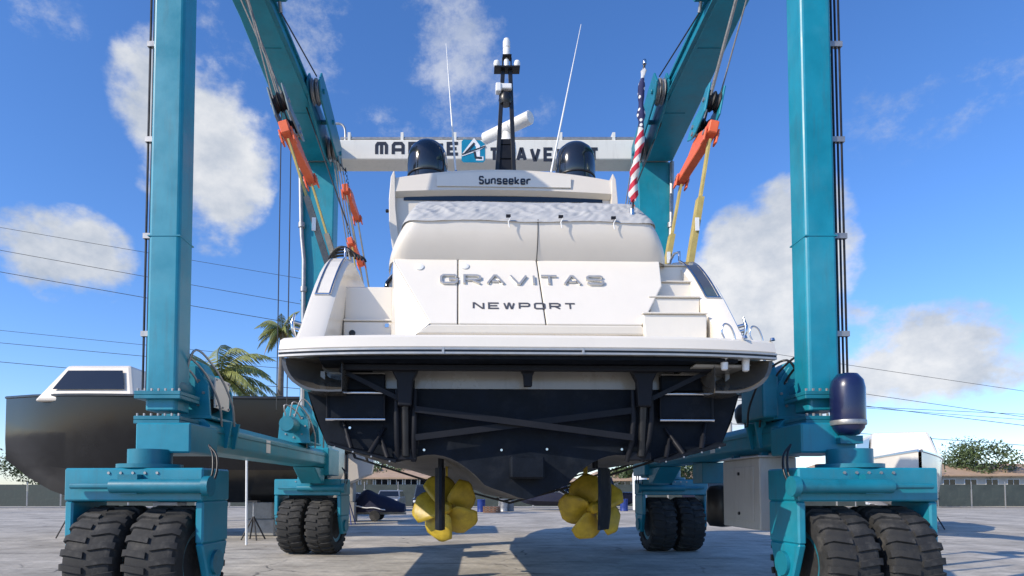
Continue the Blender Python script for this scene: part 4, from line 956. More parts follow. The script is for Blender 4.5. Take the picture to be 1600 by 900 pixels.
# ---------------------------------------------------------------- things on the yacht
def tarp():
    m = MB(); rows = []; n = 241
    base = []
    for j in range(n):
        a = -1 + 2 * j / (n - 1); sg = 1 if a > 0 else -1
        x = .17 + 1.74 * (1 - (1 - abs(a)) ** 1.8) * sg; fw = .80 * max(0, (abs(a) - .60) / .40) ** 3
        base.append((x, 1.555 + fw, a))
    for i in range(53):
        t = i / 52; row = []
        for (x, v, a) in base:
            if t < .7: q = t / .7; z = 5.08 + .46 * q ** .85; vv = v + .46 * q; k = 1 - .085 * q
            else: q = (t - .7) / .3; z = 5.54 + .07 * math.sin(q * 1.5); vv = v + .46 + .9 * q; k = .915 - .05 * q
            w1 = -.9 * abs(noise.noise((x * 4.1 + t * 4.0, t * 2.2 - x * 1.5, 5.5))) * 2 + .8 * abs(noise.noise((x * 9 - t * 7, t * 6, 2.1))) * 2 + .3 * noise.noise((x * 2.2 + t * 1.5, t * 2.2, 1.3)) + .6 * noise.noise((x * 5.5 - t * 4, t * 6, 4.1)) 
            fold = .006 * math.sin(x * 21 + 5 * noise.noise((x * 1.5, 0, 2)) + t * 5) * math.sin(min(1, t / .7) * math.pi)
            amp = .013 * max(0, math.sin(min(1, (t + .05) / .72) * math.pi)) + .006
            sag = .025 * math.cos(a * math.pi * 3.5) * (t < .7) * (1 - t)
            row.append(((x - .1) * k + .1, vv - amp * w1 - fold, z + .5 * amp * w1 - sag * .4))
        rows.append(row)
    m.grid(rows); m.v = [tuple(YM @ Vector(p)) for p in m.v]
    b = YM @ Vector((0.1, 1.9, 5.0))
    o = m.build('tarpaulin', TARP, base=b, smooth=80); tag(o, 'wrinkled pale grey tarpaulin laced over the stern sofa', 'tarpaulin')
    for x in (-.13, .55, 1.24, 1.56, -1.28):
        a = abs(x - .1) / 1.6; v = 1.505 + (0.0 if a < .9 else .25 if a < .95 else .4)
        if abs(x) > 1.2: v = 1.525 if a < .8 else 1.69
        p = YM @ Vector((x, v + .03, 5.11)); q = MB()
        q.tube([p + Vector((-.02, -.012, .02)), p + Vector((.03, -.02, .0)), p + Vector((.0, -.02, -.06)), p + Vector((.015, -.012, -.13))], .008, 6); q.build('tie_cord', WHITEP, o)
        q = MB(); q.box(p.x - .03, p.x + .03, p.y - .03, p.y - .005, p.z - .0, p.z + .035); q.build('buckle', FRAMEBLK, o)
tarp()

def flag_mat():
    m = bpy.data.materials.new('furled_flag_cloth'); m.use_nodes = True; nt = m.node_tree; N = nt.nodes.new; L = nt.links.new; b = nt.nodes['Principled BSDF']; b.inputs['Roughness'].default_value = .8
    tc = N('ShaderNodeTexCoord'); sp = N('ShaderNodeSeparateXYZ'); L(tc.outputs['Object'], sp.inputs[0])
    def mth(op, a, c=None):
        n = N('ShaderNodeMath'); n.operation = op
        for i, q in enumerate((a, c)):
            if q is None: continue
            if isinstance(q, (int, float)): n.inputs[i].default_value = q
            else: L(q, n.inputs[i])
        return n.outputs[0]
    def mix(f, a, c):
        n = N('ShaderNodeMix'); n.data_type = 'RGBA'; L(f, n.inputs['Factor'])
        for s_, q in (('A', a), ('B', c)):
            if isinstance(q, tuple): n.inputs[s_].default_value = (*q, 1)
            else: L(q, n.inputs[s_])
        return n.outputs['Result']
    st = mth('GREATER_THAN', mth('SINE', mth('ADD', mth('MULTIPLY', sp.outputs[2], 36), mth('MULTIPLY', sp.outputs[0], -34))), 0.0)
    stripes = mix(st, (.62, .60, .58), (.46, .02, .045))
    vo = N('ShaderNodeTexVoronoi'); vo.inputs['Scale'].default_value = 15; L(tc.outputs['Object'], vo.inputs['Vector'])
    stars = mix(mth('LESS_THAN', vo.outputs['Distance'], .30), (.016, .02, .09), (.66, .66, .66))
    c = mix(mth('GREATER_THAN', mth('ADD', sp.outputs[2], mth('MULTIPLY', sp.outputs[0], .5)), 0.93), stripes, stars)
    c = mix(mth('GREATER_THAN', sp.outputs[2], 1.50), c, (.52, .53, .56))
    L(c, b.inputs['Base Color']); return m
def flag():
    p0 = at(989, 316, 8.31); p1 = at(1006, 112, 8.06); m = MB(); pts = []; rs = []
    rows = []
    for i in range(41):
        t = i / 40; c = p0.lerp(p1, t) + Vector((-.02 * math.sin(t * 9), -.03, 0)); r_ = (.050 - .018 * t) * (1 + .22 * math.sin(t * 31) + .12 * math.sin(t * 57 + 1)) * (1 if t > .04 else .6)
        rows.append([c + Vector((r_ * math.cos(k / 12 * 6.2832) * (1 + .25 * math.sin(k * 2.1 + t * 20)), r_ * math.sin(k / 12 * 6.2832) * 1.2, .02 * math.sin(k * 1.7))) for k in range(12)])
    m.grid(rows, closed=True); m.poly(rows[0]); m.poly(rows[-1][::-1])
    tag(m.build('flag', flag_mat(), base=p0, smooth=70), 'stars and stripes flag furled tightly round the stern staff', 'flag')
flag()

# slings: straps from one spreader, round the hull, to the opposite spreader
SLINGD = mat('black_sling_webbing', (0.03, 0.03, 0.032), 0.9, var=.3, vs=8)
def strap(pts, wdt, th, bend=(0, 1, 0)):
    q = MB(); rows = []
    for i, p in enumerate(pts):
        d = (pts[min(i + 1, len(pts) - 1)] - pts[max(i - 1, 0)]).normalized(); b = Vector(bend); nrm = d.cross(b).normalized()
        rows.append([p - b * wdt / 2 - nrm * th / 2, p + b * wdt / 2 - nrm * th / 2, p + b * wdt / 2 + nrm * th / 2, p - b * wdt / 2 + nrm * th / 2])
    q.grid(rows, closed=True); q.poly(rows[0]); q.poly(rows[-1][::-1]); return q
def sling(a, b, label, wd=.12):
    def hp(u, z, Y): p = YM @ Vector((u, Y - 6.6, z)); return Vector((p.x, Y, z))
    Y = (a.y + b.y) / 2
    pts = [a] + [a.lerp(hp(-2.74, 4.95, a.y), k / 4) for k in range(1, 4)]
    pts += [hp(-2.72, 4.95, a.y), hp(-2.72, 4.0, a.y), hp(-2.70, 3.4, a.y), hp(-2.45, 2.4, a.y), hp(-2.33, 2.08, a.y), hp(-1.2, 1.72, Y), hp(0, 1.40, Y), hp(1.2, 1.72, Y), hp(2.33, 2.08, b.y), hp(2.45, 2.4, b.y), hp(2.70, 3.4, b.y), hp(2.72, 4.0, b.y), hp(2.72, 4.95, b.y)]
    pts += [hp(2.74, 4.95, b.y).lerp(b, k / 4) for k in range(1, 4)] + [b]
    o = empty('lifting_sling', (Y * 0 + .5, Y, 1.40), label, 'sling', 'lifting slings round the hull')
    strap(pts[:5], wd, .03).build('webbing', SLING, o); strap(pts[-5:], wd, .03).build('webbing', SLING, o); strap(pts[4:-4], wd, .03).build('belly_strap', SLINGD, o)
    for e, w0 in ((a, -1), (b, 1)):
        q = hp(w0 * 2.74, 4.95, e.y)
        strap([q.lerp(e, .02), q.lerp(e, .28), q.lerp(e, .55)], wd * 1.35, .085).build('wear_sleeve', SLINGG if w0 < 0 else SLING, o)
        tagp = q.lerp(e, .33) + Vector((0, -wd * .75, 0)); t_ = MB(); t_.box(tagp.x - .04, tagp.x + .02, tagp.y - .02, tagp.y - .005, tagp.z - .1, tagp.z + .1); t_.build('sling_tag', WHITEP, o)
    return o
l1, r1 = ML @ Vector((0, -.86, -.12)), MR @ Vector((0, -.86, -.12)); l2, r2 = ML @ Vector((0, .86, -.2)), MR @ Vector((0, .86, -.2))
sling(l1, r1, 'yellow lifting sling nearest the stern, from the rear ends of both big spreaders')
sling(l2, r2, 'yellow lifting sling just forward of the sternmost one, from the front spreader ends')
sling(MF2 @ Vector((0, -.86, -.1)), MFR @ Vector((0, -.86, -.1)), 'narrow yellow sling forward, hanging under the lower small spreader bar', .08)
# slack strap bundle lying over the port bulwark, and the pair hanging under the chain spreader
o = empty('hanging_strap', tuple(MF @ Vector((0, -.86, -1.6))), 'grey strap hanging down from the chain spreader beside the port bulwark', 'strap', 'loose straps')
strap([MF @ Vector((0, -.86, -.1)), MF @ Vector((0.02, -.86, -1.4)), MF @ Vector((.03, -.84, -3.6))], .1, .03).build('webbing', SLINGG, o)
o2 = empty('hanging_strap', tuple(MF @ Vector((0, .86, -1.6))), 'second grey strap hanging from the far end of the chain spreader', 'strap', 'loose straps')
strap([MF @ Vector((0, .86, -.15)), MF @ Vector((0.0, .86, -1.6)), MF @ Vector((-.02, .85, -3.6))], .1, .03).build('webbing', SLINGG, o2)
q = MB()
for k in range(4):
    c = YM @ Vector((-2.46 + .02 * k, 2.62 + .05 * k, 4.95)); pts = []
    for i in range(13): a = i / 12 * math.pi; pts.append(c + Vector((-.19 * math.cos(a) * (1 + .12 * k), .03 * math.sin(3 * a + k), .16 * math.sin(a) * (1 - .1 * k))))
    q.tube(pts, .018, 7)
b0 = YM @ Vector((-2.46, 2.65, 4.95)); tag(q.build('mooring_line', ROPED, base=b0, smooth=60), 'coiled dark mooring line over the top of the port bulwark', 'rope')

# ---------------------------------------------------------------- background
LEAF = mat('palm_leaf', (0.19, 0.21, 0.055), 0.5, var=0.35, vs=2.5)
LEAFD = mat('palm_leaf_dry', (0.22, 0.16, 0.07), 0.7, var=0.3, vs=3)
TREEL = mat('tree_leaf', (0.055, 0.085, 0.025), 0.55, var=0.4, vs=1.5)
BARK = mat('palm_bark', (0.16, 0.135, 0.11), 0.9, var=0.3, vs=6, bump=0.4, bs=12)
def palm(X, Y, h, label, nf=20, fl=2.6, lean=0.3, wind=.5, seed=1):
    rnd = random.Random(seed); o = empty('palm_tree', (X, Y, 0), label, 'palm', 'coconut palms')
    m = MB(); pts = []; rs = []
    for i in range(15):
        t = i / 14; pts.append((X + lean * t * t, Y, h * t)); rs.append(lerp(.24, .13, t) * (1 + .06 * (i % 2)))
    m.tube(pts, rs, 12); m.build('trunk', BARK, o, smooth=60); top = Vector((X + lean, Y, h))
    for f in range(nf):
        az = f * 2.399 + rnd.random() * .4; el = lerp(1.25, -.35, (f / nf) ** .8) + rnd.uniform(-.1, .1); L_ = fl * rnd.uniform(.85, 1.1)
        q = MB(); p = top.copy(); d = Vector((math.cos(az) * math.cos(el), math.sin(az) * math.cos(el), math.sin(el))); rach = [p.copy()]; N_ = 22
        for i in range(N_):
            d += Vector((wind * .045, 0, -.075 - .03 * (i / N_))); d.normalize(); p = p + d * (L_ / N_); rach.append(p.copy())
        for i in range(2, N_ + 1):
            dd = (rach[i] - rach[i - 1]).normalized(); sd = dd.cross(Vector((0, 0, 1)))
            sd = sd.normalized() if sd.length > .05 else Vector((1, 0, 0)); t = i / N_
            ll = .62 * math.sin(math.pi * min(1, t * .85 + .12)) * rnd.uniform(.8, 1.1) * fl / 2.6
            for s in (-1, 1):
                for h_ in (0, .5):
                    b = rach[i - 1].lerp(rach[i], h_); tip = b + (sd * s * .62 + dd * .55 + Vector((wind * .15, 0, -.55 - .3 * rnd.random()))).normalized() * ll; mid = b.lerp(tip, .45) + Vector((0, 0, .06 * ll))
                    wv = dd * .032 * fl / 2.6
                    q.add([b - wv * .5, b + wv * .5, mid + wv, mid - wv, tip], [(0, 1, 2, 3), (3, 2, 4)])
        q.tube(rach[::3] + [rach[-1]], [.03 * (1 - k / 9) + .006 for k in range(len(rach[::3]) + 1)], 5)
        q.build('frond', LEAFD if (el < -.15 and rnd.random() < .5) else LEAF, o, norm=False)
    q = MB()
    for k in range(7): a = k * .9; c = top + Vector((.2 * math.cos(a), .2 * math.sin(a), -.18)); q.lathe([(.02, -.12), (.1, -.06), (.11, .03), (.05, .11)], c, 'z', 8)
    q.build('coconuts', LEAFD, o, smooth=60)
p = at(345, 600, 33); palm(p.x, 33, p.z + .35, 'windblown coconut palm showing above the black boat', 22, 3.7, .0, .9, 3)
p = at(441, 525, 36); palm(p.x - .1, 36, p.z + .25, 'taller coconut palm between the hoist ropes and the galvanised pipe', 26, 1.85, .1, .0, 8)
p = at(1186, 668, 40); palm(p.x, 40, p.z, 'small palm top behind the black exhaust stacks', 12, 1.9, .0, .3, 12)

def tree(X, Y, h, r_, label, seed):
    rnd = random.Random(seed); o = empty('tree', (X, Y, 0), label, 'tree', 'trees beyond the yard fence')
    m = MB(); m.tube([(X, Y, 0), (X + .1, Y, h * .4), (X, Y, h * .7)], [.22, .16, .07], 8)
    for k in range(5): a = k * 1.26; m.tube([(X, Y, h * .45), (X + r_ * .6 * math.cos(a), Y + r_ * .6 * math.sin(a), h * .72)], [.09, .03], 6)
    m.build('trunk', BARK, o, smooth=60); q = MB()
    cl = [(X + rnd.uniform(-.75, .75) * r_, Y + rnd.uniform(-.7, .7) * r_, h * rnd.uniform(.5, .92), rnd.uniform(.25, .5) * r_) for _ in range(16)]
    for c in cl:
        for _ in range(240):
            v = Vector((rnd.gauss(0, 1), rnd.gauss(0, 1), rnd.gauss(0, .8))).normalized() * c[3] * rnd.uniform(.6, 1.1); p = Vector(c[:3]) + v
            a = Vector((rnd.uniform(-1, 1), rnd.uniform(-1, 1), rnd.uniform(-1, 1))).normalized(); b = a.cross(v).normalized() if a.cross(v).length > .01 else Vector((1, 0, 0)); sz = rnd.uniform(.09, .2)
            q.add([p - a * sz, p + b * sz * .5, p + a * sz, p - b * sz * .5], [(0, 1, 2, 3)])
    q.build('crown', TREEL, o, norm=False)
for i, (px, Y, h, r_, lb) in enumerate([(600, 66, 4.4, 2.6, 'green tree beyond the fence left of the port propeller'), (505, 68, 4.6, 2.8, 'dark green tree beyond the fence behind the left wheels'), (1060, 64, 4.6, 2.6, 'bright green tree behind the right-hand dual wheels'), (1110, 70, 4.4, 2.4, 'rounded tree between the dual wheels and the grey cabinet'),
        (980, 68, 3.9, 2.2, 'low green tree beside the white tank'), (1400, 60, 5.2, 3.2, 'broad tree beyond the fence at the far right'), (1540, 64, 6.0, 3.4, 'tallest tree at the right-hand edge'), (60, 62, 6.2, 3.4, 'tall tree at the left-hand edge')]):
    tree(at(px, 765, Y).x, Y, h, r_, lb, 30 + i)

# perimeter fence
FEN = mat('green_fence_screen', (0.05, 0.065, 0.06), 0.8, var=0.3, vs=.8, dirt=.4, dirtcol=(.14, .13, .11))
fence = empty('perimeter_fence', (0, 57, 0), 'long grey-green screened fence along the back of the yard', 'fence')
pm = MB(); pm.box(-1.42, 1.42, -.02, .02, .12, 2.05); pst = MB(); pst.cyl((0, 0, 0), (0, 0, 2.3), .04, 8)
f0 = pm.build('screen_panel', FEN, fence); p0_ = pst.build('post', GALV, fence)
f0.data.transform(Matrix.Translation(fence.location)); p0_.data.transform(Matrix.Translation(fence.location))
for i in range(44):
    x = -64 + i * 3.0
    for src, dx in ((f0, 1.5), (p0_, 0)):
        c = src if i == 0 else src.copy()
        if i: COL.objects.link(c); c.parent = fence
        c.location = (x + dx, 0, 0)

ROOFT = mat('tan_roof', (0.42, 0.29, 0.19), 0.8, var=0.15, vs=1.2, dirt=.3); WALLG = mat('pale_green_wall', (0.24, 0.27, 0.25), 0.8, var=0.1, vs=.6, dirt=.3); WALLW = mat('cream_wall', (0.58, 0.55, 0.48), 0.8, var=0.08, vs=.6, dirt=.3)
def house(x0, x1, Y, hw, hr, label, wall, roof, nwin):
    o = empty('building', ((x0 + x1) / 2, Y, 0), label, 'building')
    m = MB(); m.box(x0, x1, Y, Y + 9, 0, hw); w = m.build('wall', wall, o)
    m = MB(); rows = [[(x0 - .5, Y - .6, hw + .02), (x1 + .5, Y - .6, hw + .02)], [(x0 + 1.0, Y + 4.5, hw + hr), (x1 - 1.0, Y + 4.5, hw + hr)], [(x0 - .5, Y + 9.6, hw + .02), (x1 + .5, Y + 9.6, hw + .02)]]
    m.grid(rows); m.poly([rows[0][0], rows[1][0], rows[2][0]]); m.poly([rows[0][1], rows[2][1], rows[1][1]]); m.box(x0 - .5, x1 + .5, Y - .62, Y - .55, hw - .12, hw + .02); m.build('roof', roof, o, norm=False)
    for i in range(nwin):
        c = lerp(x0, x1, (i + .5) / nwin); f = MB(); f.box(c - .62, c + .62, Y - .05, Y - .002, 1.55, 2.65); fo = f.build('window', WHITEP, o); g_ = MB(); g_.box(c - .55, c - .03, Y - .062, Y - .052, 1.62, 2.58); g_.box(c + .03, c + .55, Y - .062, Y - .052, 1.62, 2.58); g_.build('pane', GLASS, fo)
house(at(470, 765, 62).x, at(700, 765, 62).x, 62, 2.75, 1.1, 'low pale green workshop with tan roof behind the covered jet ski', WALLG, ROOFT, 10)
house(at(930, 765, 66).x, at(1240, 765, 66).x, 66, 2.6, 1.0, 'low cream building with tan roof behind the right-hand wheels', WALLW, ROOFT, 10)
house(at(1300, 765, 62).x, at(1700, 765, 62).x, 62, 3.0, 1.3, 'cream house with tan roof at the right-hand edge', WALLW, ROOFT, 12)
house(at(745, 765, 70).x, at(905, 765, 70).x, 70, 2.5, .9, 'low grey-green shed hidden behind the keel', WALLG, ROOFT, 5)

# black motor boat standing on the left
def lofted_boat(name, label, loc, rz, Ln, beam, z0, hh, hullm, topm, cabin, cat='boat', c0=-.22, c1=.18):
    o = empty(name, loc, label, cat, rz=rz, local=True)
    m = MB(); rows = []
    for i in range(15):
        t = i / 14; b = beam / 2 * (1 if t < .45 else max(.03, 1 - ((t - .45) / .55) ** 2.1)); k = z0 + (0 if t < .7 else (t - .7) ** 2 * hh * 5); sh = z0 + hh + .35 * t * t; y = -Ln / 2 + Ln * t
        ch = lerp(k, sh, .32)
        rows.append([(-b, y, sh), (-b * .98, y, lerp(ch, sh, .5)), (-b * .90, y, ch), (-b * .45, y, lerp(k, ch, .5)), (0, y, k), (b * .45, y, lerp(k, ch, .5)), (b * .90, y, ch), (b * .98, y, lerp(ch, sh, .5)), (b, y, sh)])
    m.grid(rows); m.poly(rows[0][::-1]); m.build('hull', hullm, o, smooth=40)
    m = MB(); m.grid([[r_[0], (0, r_[0][1], r_[0][2] + .02), r_[8]] for r_ in rows]); m.build('deck', topm, o, norm=False)
    m = MB()
    for s in (0, 8): m.tube([r_[s] for r_ in rows], .05, 6)
    m.build('rubbing_rail', STEEL if hullm is not HULLBLK else BLACK, o, smooth=50)
    if cabin:
        m = MB(); a, b = Ln * c0, Ln * c1; w_ = beam * .36; zb = z0 + hh
        m.hexa([(-w_, a, zb), (w_, a, zb), (w_, b + .9, zb), (-w_, b + .9, zb), (-w_ * .8, a + .3, zb + 1.25), (w_ * .8, a + .3, zb + 1.25), (w_ * .8, b, zb + 1.25), (-w_ * .8, b, zb + 1.25)]); c = m.build('cabin', topm, o, bevel=.1, seg=2)
        m = MB()
        for s in (-1, 1):
            m.add([(s * w_ * .955, a + .35, zb + .4), (s * w_ * .955, b + .3, zb + .4), (s * w_ * .86, b - .1, zb + 1.05), (s * w_ * .86, a + .5, zb + 1.05)], [(0, 1, 2, 3)])
        m.v = [(x + (.03 if x > 0 else -.03), y, z) for x, y, z in m.v]; m.build('cabin_window', GLASS, c, norm=False)
    return o
bb_ = lofted_boat('moored_motor_boat', 'big glossy black-hulled motor boat standing behind the left-hand wheels', (-10.9, 22.6, 0), R(90), 11.5, 4.8, 1.15, 3.35, HULLBLK, GEL2, True, c0=.03, c1=.24)
for k, y in enumerate((-3.6, -1.2, 1.2)):
    q = MB(); q.prism([(y + .75 * math.cos(a * math.pi / 8), 3.5 + .26 * math.sin(a * math.pi / 8)) for a in range(16)], 'x', 2.34, 2.385); q.build('hull_window', PANELG, bb_)
wb = lofted_boat('cruiser', 'white cabin cruiser on stands at the far right', (17.2, 26.5, 0), R(157), 9.5, 3.2, .9, 1.7, GEL, GEL, True)
sb = lofted_boat('runabout', 'small white open boat on blocks behind the left-hand dual wheels', (-6.1, 31, 0), R(8), 6.2, 2.3, 1.9, 1.25, GEL2, GEL2, False)
ou = MB(); ou.box(-.25, .25, -3.75, -3.2, 3.15, 3.75); ou.prism([(-3.65, 3.15), (-3.3, 3.15), (-3.35, 2.3), (-3.55, 1.9), (-3.7, 2.2)], 'x', -.08, .08); ou.build('outboard_motor', BLACK, sb, bevel=.05)

STANDS = mat('stand_black', (0.02, 0.02, 0.022), 0.6, var=.3, vs=5, dirt=.5, dirtcol=(.10, .06, .04)); BLUEP = mat('blue_paint', (0.012, 0.04, 0.22), 0.5, var=.15, vs=3)
def stand(X, Y, h, label, mt, group='boat stands'):
    o = empty('boat_stand', (X, Y, 0), label, 'boat stand', group)
    for k in range(4):
        a = k * math.pi / 2 + .6; q = MB(); q.tube([(X + .38 * math.cos(a), Y + .38 * math.sin(a), 0), (X, Y, h * .6)], .025, 6); q.build('leg', mt, o)
    q = MB(); q.tube([(X, Y, h * .5), (X, Y, h - .05)], .03, 8); q.build('screw', GALV, o)
    q = MB(); q.box(X - .16, X + .16, Y - .16, Y + .16, h - .05, h); q.build('pad', mt, o)
p = at(372, 848, 19.3); stand(p.x, 20.6, 1.25, 'low black boat stand under the black hull, left of the white pole', STANDS); stand(p.x + 1.9, 21.6, 1.3, 'black boat stand under the black hull, right of the white pole', STANDS)
stand(-13.5, 21.3, 1.4, 'black boat stand under the black hull at the far left', STANDS)
stand(at(548, 765, 30).x, 29.4, 2.05, 'tall blue boat stand beside the covered jet ski', BLUEP); stand(-7.6, 32.5, 2.0, 'blue boat stand under the small white open boat', BLUEP)
stand(15.9, 26.9, 1.25, 'boat stand under the left side of the white cruiser', STANDS); stand(18.5, 26.0, 1.25, 'boat stand under the right side of the white cruiser', STANDS)
q = MB(); a = at(385, 850, 18.6); a.z = 0; q.tube([a, a + Vector((-.03, 0, 2.6))], .035, 8); tag(q.build('pole', WHITEP, base=a, smooth=50), 'thin white pole standing in front of the black hull', 'pole')
CONB = mat('concrete_block', (0.30, 0.29, 0.265), 0.9, var=.2, vs=4, bump=.3, bs=20)
for X, Y, lb in ((at(412, 800, 22.6).x, 22.6, 'grey concrete block under the black hull beside the left wheels'), (-10.8, 22.6, 'grey concrete block under the black hull at left'), (-6.6, 32.4, 'concrete block under the bow of the small white boat'), (-6.8, 29.6, 'concrete block under the stern of the small white boat'), (17.2, 26.4, 'concrete block under the white cruiser')):
    q = MB(); h = 1.16 if Y < 24 else (1.95 if X < 0 else .95); q.box(X - .5, X + .5, Y - .4, Y + .4, 0, h / 2 - .01); q.box(X - .45, X + .42, Y - .36, Y + .38, h / 2, h); tag(q.build('keel_block', CONB, base=(X, Y, 0), bevel=.03), lb, 'block', 'keel blocks')

# covered jet ski on its trailer
js = at(580, 808, 33); o = empty('jet_ski', (js.x, 33, 0), 'jet ski under a navy cover with white stripe, left of the port propeller', 'jet ski')
m = MB(); rows = []
for i in range(21):
    t = i / 20; x = js.x - 1.75 + 3.5 * t
    hgt = .34 + .95 * math.exp(-((t - .42) / .17) ** 2) * .75 + .42 * math.exp(-((t - .70) / .22) ** 2); w_ = .62 * math.sin(math.pi * min(1, .08 + t * .75)) ** .6
    if i == 0: hgt = .18; w_ = .1
    z0 = .46 + (.22 * (1 - t / .25) if t < .25 else 0)
    rows.append([(x, 33 + w_ * c_, z0 + hgt * s_ + .02 * noise.noise((x * 3, c_ * 2, s_ * 3))) for c_, s_ in ((-1, 0), (-1.05, .25), (-.8, .5), (-.4, .85), (0, 1), (.4, .85), (.8, .5), (1.05, .25), (1, 0))])
m.grid(rows, closed=True); m.poly(rows[0]); m.poly(rows[-1][::-1]); co_ = m.build('cover', NAVYC, o, smooth=60)
q = MB(); q.tube([(js.x - .9 + .19 * k, 32.325 - .01 * math.sin(k), .78 - .02 * k + .03 * math.sin(k * 1.3)) for k in range(10)], .03, 6); q.build('cover_stripe', WHITEP, co_, smooth=50)
tr = empty('boat_trailer', (js.x, 33, 0), 'low galvanised trailer under the covered jet ski', 'trailer')
q = MB(); q.bar((js.x - 2.2, 33, .38), (js.x + 1.8, 33, .38), .1, .12); q.bar((js.x + .3, 32.3, .34), (js.x + .3, 33.7, .34), .08, .08); q.build('frame', GALV, tr)
for y in (32.25, 33.75): q = MB(); q.lathe([(.1, -.09), (.26, -.09), (.28, 0), (.26, .09), (.1, .09)], (js.x + .3, y, .28), 'y', 20); q.build('wheel', RUBBER, tr, smooth=40)

def car(X, Y, col, label, van=False):
    o = empty('parked_car', (X, Y, 0), label, 'car', 'vehicles parked along the fence'); h = 1.95 if van else 1.55; w_ = .93
    def C(mb, n, mt, par, **k): return mb.shift((X, Y, 0)).build(n, mt, par, **k)
    m = MB(); prof = [(-2.25, .42), (-2.28, .75), (-2.1, .95), (-1.25, 1.04), (2.15, 1.04), (2.3, .8), (2.28, .42)]; m.prism(prof, 'x', -w_, w_); b = C(m, 'body', col, o, bevel=.08, seg=2)
    m = MB(); y0, y1 = (-1.2, 2.1); m.hexa([(-w_ + .04, y0, 1.03), (w_ - .04, y0, 1.03), (w_ - .04, y1, 1.03), (-w_ + .04, y1, 1.03), (-w_ + .17, y0 + .6, h), (w_ - .17, y0 + .6, h), (w_ - .17, y1 - .2, h), (-w_ + .17, y1 - .2, h)]); C(m, 'cabin', col, o, bevel=.06, seg=2)
    def fr(t, k): return (y0 + .6 * t - .012, lerp(1.03, h, t), (lerp(w_ - .04, w_ - .17, t) - .09) * k)
    m = MB(); m.add([(fr(t, k)[2], fr(t, k)[0], fr(t, k)[1]) for t, k in ((.1, -1), (.1, 1), (.86, 1), (.86, -1))], [(0, 1, 2, 3)]); C(m, 'windscreen', GLASS, o, norm=False)
    for s in (-1, 1):
        m = MB(); m.add([(s * (lerp(w_ - .04, w_ - .17, t) + .012), y, lerp(1.03, h, t)) for t, y in ((.12, y0 + .25), (.12, y1 - .2), (.82, y1 - .4), (.82, y0 + .7))], [(0, 1, 2, 3)]); C(m, 'side_window', GLASS, o, norm=False)
        m = MB(); m.box(s * .66 - .17, s * .66 + .17, -2.30, -2.2, .70, .86); C(m, 'headlight', WHITEP, o, bevel=.02)
        for y in (-1.4, 1.4): m = MB(); m.lathe([(.08, -.1), (.2, -.11), (.32, -.1), (.34, 0), (.32, .1), (.2, .11), (.08, .1)], (s * .82, y, .34), 'x', 20); C(m, 'wheel', RUBBER, o, smooth=40)
    m = MB(); m.box(-.5, .5, -2.31, -2.25, .5, .66); C(m, 'grille', BLACK, o)
DKC = mat('dark_car_paint', (0.02, 0.022, 0.025), .25, coat=.5); SLV = mat('silver_car_paint', (0.32, 0.33, 0.34), .3, metal=.5, coat=.4); WHC = mat('white_car_paint', (.7, .7, .69), .3, coat=.4)
car(at(668, 790, 47).x, 47, DKC, 'dark van parked left of the port propeller', True); car(at(610, 790, 50).x, 50, SLV, 'silver car parked behind the covered jet ski')
car(at(1400, 790, 48).x, 48, WHC, 'white car parked by the fence at the right')
for px, Y, rz_, lb in ((862, 50, 70, 'dark grey covered boat by the fence, between the propellers'), (935, 51, 110, 'dark grey covered boat by the fence behind the starboard propeller'), (488, 40, 80, 'dark grey covered boat behind the left-hand dual wheels'), (1125, 46, 95, 'dark grey covered boat behind the control cabinet')):
    lofted_boat('covered_boat', lb, (at(px, 765, Y).x, Y, 0), R(rz_), 5.6, 2.0, .35, 1.0, NAVYC, NAVYC, True)['group'] = 'covered boats along the fence'
# tank, drums, pallets, debris
tx = at(1000, 797, 47); o = empty('storage_tank', (tx.x, 47, 0), 'upright white cylindrical tank left of the right-hand dual wheels', 'tank')
m = MB(); m.lathe([(.02, .1), (.5, .1), (.52, .2), (.52, 2.7), (.45, 2.9), (.2, 3.0), (.02, 3.02)], (tx.x, 47, 0), 'z', 24); m.build('shell', WHITEP, o, smooth=40)
q = MB()
for k in range(3): a = k * 2.09; q.box(tx.x + .4 * math.cos(a) - .05, tx.x + .4 * math.cos(a) + .05, 47 + .4 * math.sin(a) - .05, 47 + .4 * math.sin(a) + .05, 0, .1)
q.build('feet', GALV, o)
q = MB(); q.cyl((tx.x, 46.45, .4), (tx.x, 46.2, .4), .06, 10); q.build('valve', GALV, o)
def drum(px, Y, mt, label):
    p = at(px, 790, Y); o = empty('drum', (p.x, Y, 0), label, 'drum', 'drums along the fence'); m = MB(); m.lathe([(.02, 0), (.29, 0), (.30, .02), (.29, .04), (.285, .28), (.30, .30), (.285, .32), (.285, .58), (.30, .60), (.285, .62), (.29, .86), (.30, .88), (.28, .90), (.02, .88)], (p.x, Y, 0), 'z', 20); m.build('barrel', mt, o, smooth=30)
    q = MB(); q.lathe([(.01, .885), (.05, .885), (.05, .91), (.01, .91)], (p.x + .15, Y, 0), 'z', 10); q.build('bung', GALV, o)
drum(752, 46, BLUEP, 'blue steel drum just right of the port propeller'); drum(787, 47, GALV, 'grey steel drum under the keel'); drum(797, 47.6, mat('grey_drum', (.2, .2, .2), .6), 'darker grey drum touching the grey one under the keel'); drum(975, 48, BLUEP, 'blue drum beside the white tank')
WOOD = mat('weathered_wood', (0.24, 0.13, 0.08), .85, var=.3, vs=5)
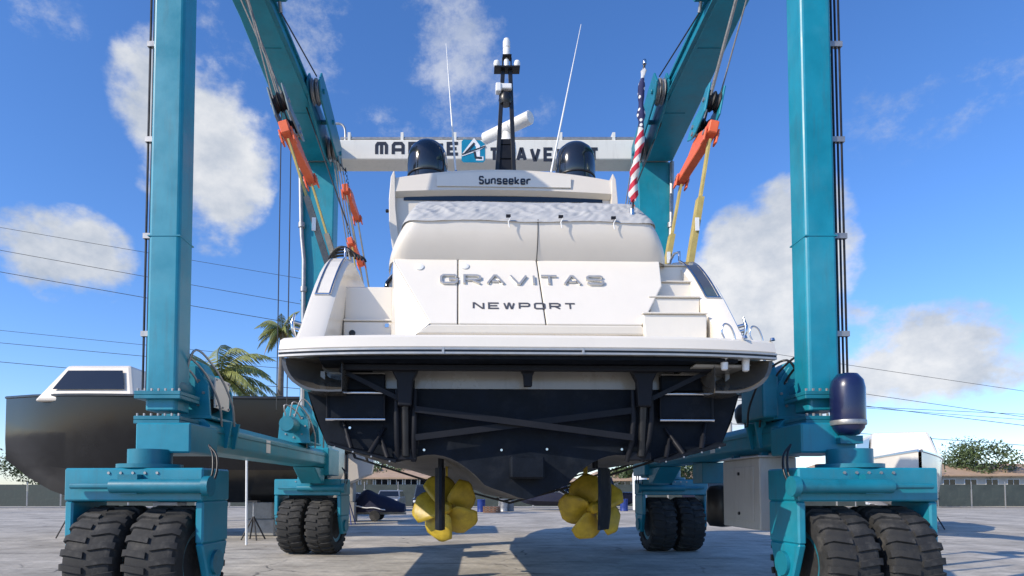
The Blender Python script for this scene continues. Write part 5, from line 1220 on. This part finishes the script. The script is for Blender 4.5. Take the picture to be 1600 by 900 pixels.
def pallet(px, Y, n, label):
    p = at(px, 790, Y); o = empty('pallet_stack', (p.x, Y, 0), label, 'pallets')
    for k in range(n):
        z = k * .15
        for j in range(3): q = MB(); q.box(p.x - .6, p.x + .6, Y - .5 + .45 * j, Y - .4 + .45 * j, z, z + .10); q.build('bearer', WOOD, o)
        for j in range(5): q = MB(); q.box(p.x - .6 + .26 * j, p.x - .44 + .26 * j, Y - .5, Y + .5, z + .102, z + .125); q.build('board', WOOD, o)
pallet(768, 45, 3, 'stack of reddish wooden pallets between the propellers'); pallet(1118, 42, 5, 'stack of wooden pallets between the right-hand wheels and grey cabinet')
# utility poles and their cables
UPOLE = mat('concrete_pole', (0.46, 0.44, 0.39), .85, var=.1, vs=3)
for px, Y, h, lb in ((1141, 38, 5.6, 'pale concrete post just right of the black transom'), (-40, 44, 13, 'utility pole beyond the left edge'), (1640, 44, 11, 'utility pole beyond the right edge')):
    p = at(px, 765, Y); m = MB(); m.tube([(p.x, Y, 0), (p.x, Y, h)], [.22, .17], 10); o = empty('utility_pole', (p.x, Y, 0), lb, 'pole'); m.build('shaft', UPOLE, o, smooth=50)
    if h > 6: q = MB(); q.bar((p.x - 1.1, Y - .2, h - .6), (p.x + 1.1, Y - .2, h - .6), .1, .12); q.build('crossarm', WOOD, o)
for i, (ya, yb, dip) in enumerate([(345, 620, 5), (380, 660, 8), (414, 672, 12), (510, 660, 6), (530, 650, 10), (560, 700, 4)]):
    a, b = at(-60, ya, 44), at(1660, yb, 44); m = MB(); m.tube([a.lerp(b, t / 24) - Vector((0, 0, dip * .06 * math.sin(math.pi * t / 24))) for t in range(25)], .015 + .003 * (i % 3), 5)
    tag(m.build('overhead_cable', ROPED, base=a, smooth=60), ['topmost overhead cable sloping down behind the hoist', 'second overhead cable from the top', 'third overhead cable from the top', 'fourth overhead cable from the top, above the palm', 'fifth overhead cable, just above the left palm crown', 'lowest overhead cable crossing the palms'][i], 'cable', 'overhead cables')
# guard rail round the black boat's deck
for k in range(6):
    y = -5.2 + k * 1.3; q = MB(); q.tube([(2.3, y, 4.5), (2.3, y, 5.15)], .02, 6); q.build('stanchion', STEEL, bb_)
q = MB(); q.tube([(2.3, -5.2, 5.15), (2.3, 1.3, 5.15)], .022, 6); q.build('guard_rail', STEEL, bb_)
